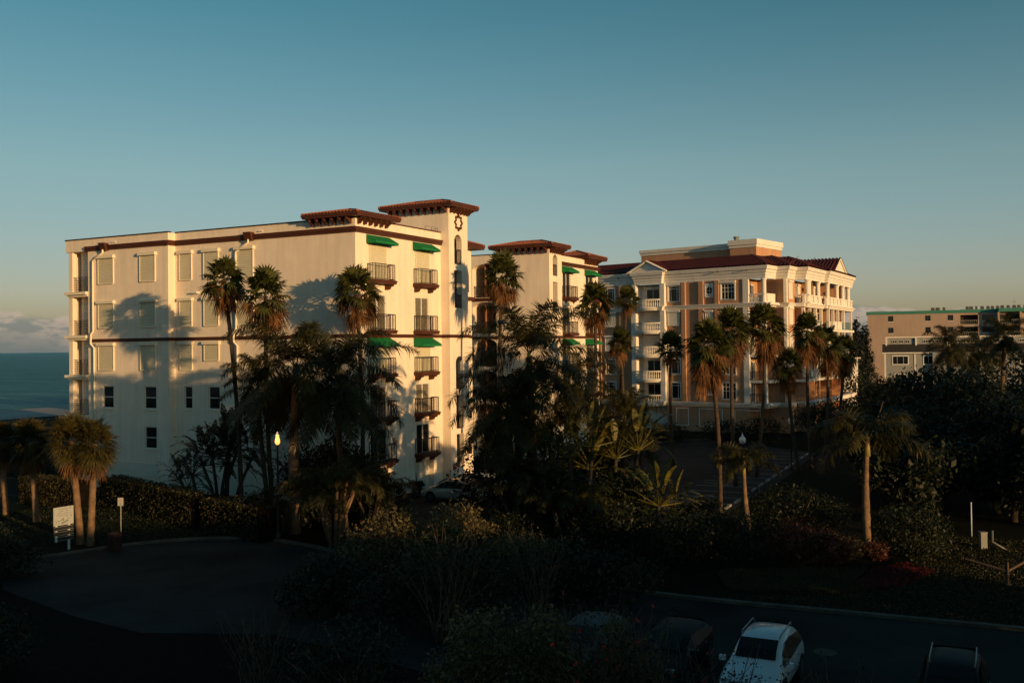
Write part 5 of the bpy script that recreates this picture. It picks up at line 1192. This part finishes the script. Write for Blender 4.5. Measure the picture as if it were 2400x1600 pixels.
twiggy('tall wispy shrub with bare pale branches left of the bottom centre',(-2.6,36.5),308,22,4.2,1,0,700)
twiggy('tall wispy shrub with bare branches in the dark centre foreground',(.8,38.5),309,22,3.8,1,0,700)
twiggy('thin dark upright twigs at lower left over the road',(-7.5,29.5),305,26,3.0,1,0,400)
# ground cover (uncountable)
def cover(name,pts,n,h,size,m,seed,label=None):
    g=np.random.default_rng(seed); xs=[p[0] for p in pts]; ys=[p[1] for p in pts]; out=[]
    P=np.stack([g.uniform(min(xs),max(xs),n*2),g.uniform(min(ys),max(ys),n*2)],1); ins=np.zeros(len(P),bool); k=len(pts)
    for i in range(k):
        x1,y1=pts[i];x2,y2=pts[(i+1)%k]
        if y1!=y2: c=((y1>P[:,1])!=(y2>P[:,1]))&(P[:,0]<(x2-x1)*(P[:,1]-y1)/(y2-y1)+x1); ins^=c
    P=P[ins][:n]; k=len(P); z=g.uniform(0,h,k)*(.6+.4*np.sin(P[:,0]*1.7)*np.cos(P[:,1]*1.3)); c=np.column_stack([P,np.abs(z)+.01]); A=g.normal(size=(k,3)); A[:,2]=np.abs(A[:,2])*1.3; A/=np.linalg.norm(A,axis=1)[:,None]; B=np.cross(A,g.normal(size=(k,3))); B/=np.linalg.norm(B,axis=1)[:,None]; s=size*g.uniform(.6,1.4,k)[:,None]
    o=inst(name,nquads(name,np.stack([c-A*s*.5,c-B*s*.2,c+A*s*.5,c+B*s*.2],axis=1),M[m])); tag(o,label,None,None,'stuff')
cover('red_ground_cover',[(15.6,43.0),(17.6,44.2),(19.6,46.6),(18.6,48.0),(16.9,47.0),(15.4,44.8),(14.2,43.0)],9000,.25,.09,'redcov',401,'crimson leaved ground cover in a curved bed on the right lawn')
cover('green_ground_cover',[(9.2,43.6),(12.5,42.4),(15.4,43.0),(15.2,44.8),(16.6,47.0),(13,47.4),(9.4,46.5)],30000,.28,.07,'leaf',402,'low olive ground cover beside the crimson bed')
cover('grass_tufts',[(8.2,42.1),(18.8,37.4),(30,33),(34,50),(22,56),(19,48),(15,43)],34000,.09,.09,'leaf',403,'rough grass on the right verge')
cover('lawn_grass',[(-27,55),(-21.7,55.2),(-16.4,57.2),(-13.6,56.5),(-15,60),(-24,66),(-32,70),(-36,62)],16000,.08,.11,'dkleaf',404,'dark lawn between hedge and turning circle')

# ================================================================== CARS
ST=[(-2.30,.46,.93,.98,.78,.76,.66),(-2.2,.36,1.0,1.14,.87,.85,.70),(-1.98,.30,1.03,1.44,.92,.89,.67),(-1.66,.27,1.03,1.60,.93,.91,.66),(-.7,.26,1.01,1.68,.93,.91,.67),(.25,.26,.99,1.65,.93,.91,.66),(.75,.26,.98,1.40,.93,.90,.67),(1.18,.26,.97,1.08,.93,.89,.70),(1.6,.28,.95,1.02,.92,.87,.68),(2.08,.32,.88,.93,.89,.83,.66),(2.26,.42,.72,.80,.80,.74,.60)]
SED=[(x,a,b*.93,c*.88 if c>1.2 else c*.93,d,e,f) for x,a,b,c,d,e,f in ST]
def car(label,pos,ang,paint,st=ST,plate=True,rack=True,group='parked cars'):
    T=thing('parked_car',label,'car',(pos[0],pos[1],.01),group,world=False); T.rotation_euler=(0,0,R_(ang))
    def ring(q):
        x,zl,zb,zt,wl,wb,wt=q; h=[(0,zl),(wl*.9,zl),(wl,zl+.16),(wl*1.01,(zl+zb)/2+.1),(wb,zb),(wt+.02,zt-.07),(wt-.12,zt),(0,zt+.025)]
        return [Vector((x,y,z)) for y,z in h]+[Vector((x,-y,z)) for y,z in h[-2:0:-1]]
    b=MB(); rings=[ring(q) for q in st]; n=len(rings[0])
    for r in rings: b.v+=r
    for i in range(len(rings)-1):
        for j in range(n): a=i*n+j; c=i*n+(j+1)%n; b.f.append((a,c,c+n,a+n))
    b.f.append(tuple(range(n))); b.f.append(tuple(range(len(b.v)-1,len(b.v)-n-1,-1)))
    inst('body',b.mesh('body',M[paint],(0,0,0),True),T,sub=1)
    def P(i,j,fi,fj,out=.02):
        a=rings[i][j].lerp(rings[i+1][j],fi); c=rings[i][j+1].lerp(rings[i+1][j+1],fi); p=a.lerp(c,fj); nn=Vector((0,p.y,.25*p.z)) ; return p
    def glass(cells,name,off):
        m=MB()
        for (i0,f0,i1,f1,j,g0,g1,sy) in cells:
            pts=[P(i0,j,f0,g0),P(i1,j,f1,g0),P(i1,j,f1,g1),P(i0,j,f0,g1)]
            pts=[Vector((p.x,p.y*sy,p.z))+Vector(off(sy)) for p in pts]; m.quad(*pts)
        return inst(name,m.mesh(name,M['carglass']),T)
    for sy in (1,-1):
        glass([(2,.3,3,1,4,.12,.82,sy),(4,.04,4,.98,4,.10,.86,sy)][:1]+[(4,.02,4,.97,4,.10,.86,sy),(5,.02,5,.95,4,.10,.80,sy),(6,.0,6,.55,4,.12,.62,sy)],'side_window',lambda s:(0,.012*s,.004))
    m=MB()  # windshield and rear window
    def X(i,f,y,dz=.02,dx=.012): 
        z=rings[i][6].lerp(rings[i+1][6],f); w_=rings[i][6].lerp(rings[i+1][6],f).y; return Vector((z.x+dx,y*(w_+.04),z.z+dz))
    for i,f0,f1 in ((5,.25,1),(6,0,.72)): m.quad(X(i,f0,-1,.035,.03),X(i,f0,1,.035,.03),X(i,f1,1,.035,.03),X(i,f1,-1,.035,.03))
    inst('windshield',m.mesh('windshield',M['carglass']),T)
    m=MB(); m.quad(X(1,.35,-1,.02,-.03),X(1,.35,1,.02,-.03),X(2,.75,1,.02,-.03),X(2,.75,-1,.02,-.03)); inst('rear_window',m.mesh('rear_window',M['carglass']),T)
    for x in (-1.38,1.36):
        for s in (1,-1):
            f=Fr(0,0,0); f.p=Vector((x,s*.80,.35)); f.n=Vector((0,s,0)); N=22
            w=MB(); c=[(math.cos(2*math.pi*k/N),math.sin(2*math.pi*k/N)) for k in range(N)]
            w.prism(f,[(a*.35,b_*.35) for a,b_ in c],-.1,.15); wh=inst('wheel',w.mesh('wheel',M['tyre']),T)
            r=MB(); r.prism(f,[(a*.06,b_*.06) for a,b_ in c],.14,.165)
            for k in range(10):
                t=2*math.pi*k/10; d=.05; r.prism(f,[(.05*math.cos(t-d*3),.05*math.sin(t-d*3)),(.235*math.cos(t-d),.235*math.sin(t-d)),(.235*math.cos(t+d),.235*math.sin(t+d)),(.05*math.cos(t+d*3),.05*math.sin(t+d*3))],.14,.16)
            for k in range(N): r.prism(f,[(c[k][0]*.225,c[k][1]*.225),(c[k][0]*.25,c[k][1]*.25),(c[(k+1)%N][0]*.25,c[(k+1)%N][1]*.25),(c[(k+1)%N][0]*.225,c[(k+1)%N][1]*.225)],.14,.16)
            inst('rim',r.mesh('rim',M['rim']),wh)
            a=MB()
            for k in range(13):
                t0,t1=math.pi*(k-1)/11,math.pi*k/11; a.prism(f,[(.36*math.cos(t0),.36*math.sin(t0)),(.43*math.cos(t0),.43*math.sin(t0)),(.43*math.cos(t1),.43*math.sin(t1)),(.36*math.cos(t1),.36*math.sin(t1))],.0,.147)
            inst('wheel_arch',a.mesh('wheel_arch',M['plast']),T)
    Wd=WORLD
    def bx(name,mt,*a,par=None): o=MB()
    def boxp(name,mt,boxes):
        m=MB()
        for (x0,x1,y0,y1,z0,z1) in boxes: m.box(WORLD,x0,x1,z0,z1,-y1,-y0)
        return inst(name,m.mesh(name,M[mt]),T)
    for s in (1,-1):
        ya,yb=sorted((s*.52,s*.80)); boxp('tail_light','tail',[(-2.27,-2.1,ya,yb,.86,1.0)]); boxp('headlight','head',[(2.02,2.2,*sorted((s*.48,s*.76)),.70,.82)])
        boxp('mirror',paint,[(.88,1.02,*sorted((s*.93,s*1.12)),1.0,1.14)])
        boxp('door_handle','rim',[(-.95,-.78,*sorted((s*.92,s*.945)),.88,.91),(.0,.17,*sorted((s*.92,s*.945)),.87,.90)])
        if rack:
            m=MB().tube([(-1.6,s*.58,1.60),(-1.4,s*.6,1.73),(.1,s*.6,1.73),(.3,s*.58,1.64)],.02,5); inst('roof_rail',m.mesh('roof_rail',M['rim']),T)
    g=boxp('grille','plast',[(2.14,2.27,-.42,.42,.52,.70),(2.16,2.25,-.62,.62,.36,.45)]); boxp('grille_bar','rim',[(2.26,2.28,-.42,.42,.565,.58),(2.26,2.28,-.42,.42,.635,.65)])
    boxp('bumper','plast',[(-2.32,-2.2,-.7,.7,.34,.5)])
    if plate: boxp('licence_plate','signw',[(-2.335,-2.3,-.16,.16,.72,.84)])
    m=MB().tube([(-1.5,0,1.62),(-1.58,0,1.74)],[.02,.006],5); inst('antenna',m.mesh('antenna',M['plast']),T)
car('champagne silver car parked nose to the garage beside the cream building',(-4.15,69.1),148,'cs')
car('white car parked on the far side of the champagne one',(-2.5,71.9),150,'cw')
car('white car on the road in the foreground, bonnet toward the viewer',(7.7,31.2),-116,'cw')
car('pale grey car half hidden by red blossomed twigs, left end of the front row',(2.35,33.5),-114,'cg',st=SED,rack=False)
car('black car left of the white one in the front row',(5.05,32.6),-116,'ck',st=SED,rack=False)
car('black car with roof rails at the right end of the front row',(12.35,28.3),-116,'ck')

# ================================================================== STREET FURNITURE
def lamp(label,x,y,h,lit=False,arms=False):
    T=thing('street_lamp',label,'street lamp',(x,y,0),'globe street lamps',world=False); m=MB().lathe((0,0,0),[(.16,0),(.16,.3),(.1,.4),(.065,.6),(.05,h-.75),(.09,h-.72),(.09,h-.66),(.13,h-.62)],12); inst('post',m.mesh('post',M['postd'],(0,0,0),True),T)
    q=.6 if lit else 1; m=MB().lathe((0,0,h-.62),[(.12*q,0),(.2*q,.1*q),(.25*q,.26*q),(.22*q,.42*q),(.12*q,.52)],14); inst('globe',m.mesh('globe',M['lit' if lit else 'globe'],(0,0,0),True),T)
    m=MB().lathe((0,0,h-.10),[(.12,0),(.12,.04),(.05,.08),(.06,.14),(.01,.24)],8); inst('finial',m.mesh('finial',M['globe'],(0,0,0),True),T)
lamp('white globe street lamp above the small thin palm, nearer of two',16.55,72,4.1)
lamp('white globe street lamp at the far edge of the parking lot, farther of two',23.4,84,4.5)
lamp('white globe street lamp rising behind the paddle leaves',10.29,95,4.7)
lamp('glowing amber globe lamp among the palms before the cream wall',-13.2,55.8,6.0,lit=True)
pl=bpy.data.lights.new('lamp_glow','POINT'); pl.energy=45; pl.color=(1,.5,.18); pl.shadow_soft_size=.2; plo=bpy.data.objects.new('lamp_glow',pl); COL.objects.link(plo); plo.location=(-13.2,55.45,5.7)
# beach sign
T=thing('beach_sign','white illustrated beach rules board with dark name boards below','sign',(-24.3,54.0,0),world=True)
F=Fr(-24.67,53.4,57.8)
MB().box(F,.0,1.18,1.38,2.36,0,.04).part('board',M['signw'],T)
dr=MB()
def stroke(pts,w=.012):
    for a,b in zip(pts,pts[1:]): dr.tube([F(a[0],a[1],.043),F(b[0],b[1],.043)],w,4,False)
stroke([(.25+.06*k,2.24+.02*math.sin(k*1.1)-.0*k) for k in range(11)],.008)
for z,x0,n in ((2.13,.22,9),(2.02,.15,12)):
    for k in range(n): 
        if (k*7)%5: stroke([(x0+.075*k,z+.012*math.sin(k)),(x0+.075*k+.05,z+.012*math.cos(k*2))],.011)
stroke([(.15+.05*k,1.93+.025*math.sin(k*.9)) for k in range(16)],.006); stroke([(.3+.05*k,1.86+.01*math.sin(k)) for k in range(8)],.005)
for cx,cz,r in ((1.0,2.26,.035),(1.02,1.85,.05),(.78,1.84,.03),(.88,1.7,.03)): stroke([(cx+r*math.cos(t*.8),cz+r*math.sin(t*.8)) for t in range(9)],.007)
for cx in (.14,.3): stroke([(cx,1.48),(cx+.02,1.58),(cx-.04,1.66)],.008); stroke([(cx+.02,1.58),(cx+.06,1.66)],.008)
stroke([(.45,1.5),(.62,1.56),(.8,1.64),(.84,1.58),(.66,1.5),(.45,1.46)],.014); stroke([(.42,1.62),(.5,1.72),(.58,1.74),(.6,1.66),(.52,1.6)],.016)
dr.part('sign_artwork',M['ink'],T)
for z0 in (1.12,.84,.56):
    b=MB().box(F,.0 if z0>.6 else .25,1.18,z0,z0+.2,.0,.04).part('name_board',M['postd'],T)
    e=MB()
    for zz in (z0,z0+.19): e.box(F,.0 if z0>.6 else .25,1.18,zz,zz+.012,.041,.05)
    e.part('border',M['signw'],b)
for s in (.2,.95): MB().box(F,s-.045,s+.045,0 if s>.5 else .5,2.3,-.1,-.003).part('post',M['postw'],T)
# no parking sign
T=thing('parking_sign','small no parking sign on a slim metal post by the turning circle','sign',(-22.3,56.6,0),world=True)
F=Fr(-22.46,56.55,4); MB().box(F,0,.31,1.95,2.41,0,.01).part('sign_plate',M['signw'],T); sp=T.children[0]
text(sp,'NO',F,.155,2.29,.012,.10,M['signred'],center=True); text(sp,'PARKING',F,.155,2.19,.012,.075,M['signred'],center=True); text(sp,'ANY',F,.155,2.11,.012,.06,M['ink'],center=True); text(sp,'TIME',F,.155,2.045,.012,.06,M['ink'],center=True)
MB().box(F,.06,.25,1.985,2.0,.012,.018).prism(F,[(.03,1.992),(.08,2.015),(.08,1.97)],.012,.018).prism(F,[(.28,1.992),(.23,2.015),(.23,1.97)],.012,.018).part('arrow',M['ink'],sp)
MB().tube([F(.155,0,-.04),F(.155,2.4,-.04)],.035,6).part('post',M['galv'],T)
# barrel
T=thing('litter_barrel','round red brown slatted litter barrel at the kerb','litter bin',(-21.5,53.7,0),world=False)
m=MB().lathe((0,0,0),[(.30,.03),(.32,.5),(.31,.9),(.25,.9)],18); inst('liner',m.mesh('liner',M['plast']),T)
m=MB()
for k in range(18):
    a=2*math.pi*k/18; f=Fr(.335*math.cos(a),.335*math.sin(a),math.degrees(a)+90); m.box(f,-.045,.045,.02,.95,-.01,.025)
inst('slats',m.mesh('slats',M['barrel']),T)
# planter
T=thing('potted_plant','tapered dark planter with spiky grass between the garage and the champagne car','plant',(-6.95,71.3,0),world=False)
m=MB().lathe((0,0,0),[(.24,0),(.38,.75),(.42,.78),(.42,.86),(.34,.86),(.33,.75)],14); inst('pot',m.mesh('pot',M['pot']),T)
inst('foliage',nquads('foliage',cloud(501,900,[(0,0,.98,.5,.5,.2)],.16),M['dkleaf']),T)
m=MB()
for k in range(6): a=random.uniform(0,6.28); m.tube([(0,0,.9),(.06*math.cos(a),.06*math.sin(a),1.5),(.14*math.cos(a),.14*math.sin(a),random.uniform(1.9,2.4))],[.012,.01,.004],4)
inst('stalks',m.mesh('stalks',M['branchd']),T)
# white pole + rail + boxes
T=thing('marker_pole','slim white pole standing alone at the right of the lawn','pole',(25.0,54.6,0),world=False)
m=MB().tube([(0,0,0),(0,0,1.85)],.035,8); inst('shaft',m.mesh('shaft',M['postw'],(0,0,0),True),T); m=MB().lathe((0,0,1.85),[(.04,0),(.04,.03),(.01,.05)],8); inst('cap',m.mesh('cap',M['postw']),T)
T=thing('rail_fence','low weathered wooden rail with forked posts in the lower right corner','fence',(21.6,43.8,0),world=False)
for x,y in ((0,0),(2.6,2.0)): m=MB().tube([(x,y,0),(x,y,1.0)],.06,7).box(WORLD,x-.1,x+.1,0,.06,-y-.1,-y+.1); inst('post',m.mesh('post',M['wood']),T)
m=MB().tube([(-1.4,1.0,.95),(0,0,.6),(1.3,1.0,.8),(2.6,2.0,1.0),(4,3,1.2)],[.05,.055,.055,.055,.05],7); inst('rail',m.mesh('rail',M['wood']),T)
T=thing('utility_box','grey utility pedestal with bent pipe right of the lawn','utility box',(24.2,51.6,0),world=False)
m=MB().box(WORLD,-.16,.16,0,.8,-.16,.16).box(WORLD,-.18,.18,.8,.86,-.18,.18); inst('cabinet',m.mesh('cabinet',M['galv']),T); m=MB().tube([(.5,0,.9),(.5,0,.3),(.95,-.6,.0)],.06,7); inst('pipe',m.mesh('pipe',M['galv'],(0,0,0),True),T)
# iron fence at far left
T=thing('iron_fence','black iron bar fence at the far left behind the hedge end','fence',(-38.5,74,0),world=True); F=Fr(-42,74.5,-8)
m=MB(); 
for k in range(34): m.tube([F(k*.16,0),F(k*.16,1.5)],.012,4,False)
m.part('bars',M['coping'],T); MB().box(F,0,5.4,1.4,1.45,-.02,.02).box(F,0,5.4,.15,.2,-.02,.02).part('rail',M['coping'],T)
for k in (0,2.7,5.4): MB().box(F,k-.04,k+.04,0,1.6,-.04,.04).part('post',M['coping'],T)
# thin lit reed stalks by the golden palm
for lb,a,b in (('long thin dry frond stalk leaning right above the golden trunked palm',(17.55,50,5.3),(18.7,50.3,7.7)),('thin dry frond stalk hanging from the last row palm',(31.2,92.5,8.6),(32.9,92.8,5.0))):
    T=thing('dry_stalk',lb,'plant',(a[0],a[1],0),'dry frond stalks',world=False); m=MB().tube([Vector(a)-Vector((a[0],a[1],0)),(Vector(a)+Vector(b))/2-Vector((a[0],a[1],0))+Vector((.1,0,0)),Vector(b)-Vector((a[0],a[1],0))],[.03,.022,.01],5); inst('stem',m.mesh('stem',M['trunkr']),T)

# ================================================================== LIGHT, WORLD, CAMERA
AZ,EL=-49.,6.5
sl=bpy.data.lights.new('sun','SUN'); sl.energy=4.9; sl.angle=R_(.6); sl.color=(1,.60,.25); so=bpy.data.objects.new('sun',sl); COL.objects.link(so)
sd=Vector((math.cos(R_(AZ))*math.cos(R_(EL)),math.sin(R_(AZ))*math.cos(R_(EL)),math.sin(R_(EL)))); so.rotation_euler=sd.to_track_quat('Z','Y').to_euler()
w=bpy.data.worlds.new('World'); S.world=w; w.use_nodes=True; t,n,l=w.node_tree,w.node_tree.nodes,w.node_tree.links
bg=n['Background']; sky=n.new('ShaderNodeTexSky'); sky.sky_type='NISHITA'; sky.sun_disc=False; sky.sun_elevation=R_(EL); sky.sun_rotation=R_(90-AZ); sky.altitude=0; sky.air_density=1.0; sky.dust_density=.6; sky.ozone_density=1.5
tc=n.new('ShaderNodeTexCoord'); sx=n.new('ShaderNodeSeparateXYZ'); l.new(tc.outputs['Generated'],sx.inputs[0])
rp=n.new('ShaderNodeValToRGB'); rp.color_ramp.elements[0].position=0; rp.color_ramp.elements[0].color=(*SKYT[0],1); rp.color_ramp.elements[1].position=1; rp.color_ramp.elements[1].color=(*SKYT[-1],1)
for i,(p,c) in enumerate(SKYM): e=rp.color_ramp.elements.new(p); e.color=(*c,1)
l.new(sx.outputs['Z'],rp.inputs['Fac'])
mx=n.new('ShaderNodeMix'); mx.data_type='RGBA'; mx.blend_type='MULTIPLY'; mx.inputs['Factor'].default_value=1; l.new(sky.outputs['Color'],mx.inputs['A']); l.new(rp.outputs['Color'],mx.inputs['B'])
last=mx.outputs['Result']
def mth(op,a,b=None,c=None):
    q=n.new('ShaderNodeMath'); q.operation=op
    for i,v in enumerate((a,b,c)):
        if v is None: continue
        if isinstance(v,(int,float)): q.inputs[i].default_value=v
        else: l.new(v,q.inputs[i])
    return q.outputs[0]
def sst(x,a,b):
    q=n.new('ShaderNodeMapRange'); q.interpolation_type='SMOOTHSTEP'; l.new(x,q.inputs['Value']); q.inputs['From Min'].default_value=a; q.inputs['From Max'].default_value=b; return q.outputs['Result']
az=mth('ARCTAN2',sx.outputs['X'],sx.outputs['Y']); cb=n.new('ShaderNodeCombineXYZ'); l.new(mth('MULTIPLY',az,1.0),cb.inputs[0]); l.new(mth('MULTIPLY',sx.outputs['Z'],2.6),cb.inputs[1])
def nz(sc,det,off):
    q=n.new('ShaderNodeTexNoise'); q.inputs['Scale'].default_value=sc; q.inputs['Detail'].default_value=det; q.inputs['Roughness'].default_value=.55
    m_=n.new('ShaderNodeMapping'); m_.inputs['Location'].default_value=(off,off*.7,0); l.new(cb.outputs[0],m_.inputs['Vector']); l.new(m_.outputs['Vector'],q.inputs['Vector']); return q.outputs['Fac']
big=nz(9,3,3.1); fine=nz(34,6,1.7)
# height of the cloud tops varies with azimuth
side=mth('ABSOLUTE',az); edge=sst(side,.34,.40)
top=mth('ADD',mth('MULTIPLY',big,.052),mth('MULTIPLY',fine,.026)); top=mth('SUBTRACT',top,.0065)
d_=mth('SUBTRACT',top,sx.outputs['Z'])
mask=mth('MULTIPLY',sst(d_,-.001,.008),.72)
lit=mth('MULTIPLY',sst(d_,.030,.006),sst(fine,.42,.58))
cc=n.new('ShaderNodeMix'); cc.data_type='RGBA'; cc.inputs['A'].default_value=(1.5,1.75,1.75,1); cc.inputs['B'].default_value=(4.3,3.3,2.7,1); l.new(lit,cc.inputs['Factor'])
lowz=sst(sx.outputs['Z'],.34,.08); tf=mth('ADD',mth('MULTIPLY',mth('MULTIPLY',sx.outputs['X'],.32),lowz),1.0)
vm=n.new('ShaderNodeVectorMath'); vm.operation='SCALE'; l.new(last,vm.inputs[0]); l.new(tf,vm.inputs['Scale']); tilt=vm.outputs[0]
m2=n.new('ShaderNodeMix'); m2.data_type='RGBA'; l.new(mask,m2.inputs['Factor']); l.new(tilt,m2.inputs['A']); l.new(cc.outputs['Result'],m2.inputs['B']); last=m2.outputs['Result']
l.new(last,bg.inputs['Color']); bg.inputs['Strength'].default_value=.12
cam=bpy.data.cameras.new('camera'); co=bpy.data.objects.new('camera',cam); COL.objects.link(co); S.camera=co
cam.sensor_width=36; cam.lens=2333/2400*36; cam.clip_end=60000; cam.clip_start=.1; cam.shift_y=-23/2400
co.matrix_world=Matrix.Translation((0,0,10.7))@Matrix.Rotation(math.pi/2+math.atan(.015),4,'X')@Matrix.Rotation(R_(-.69),4,'Z')
S.view_settings.view_transform='Standard'; S.view_settings.look='None'; S.view_settings.exposure=0; S.view_settings.gamma=1
S.render.resolution_x=1024; S.render.resolution_y=682
for o in bpy.data.objects:
    if '_b' in o: del o['_b']
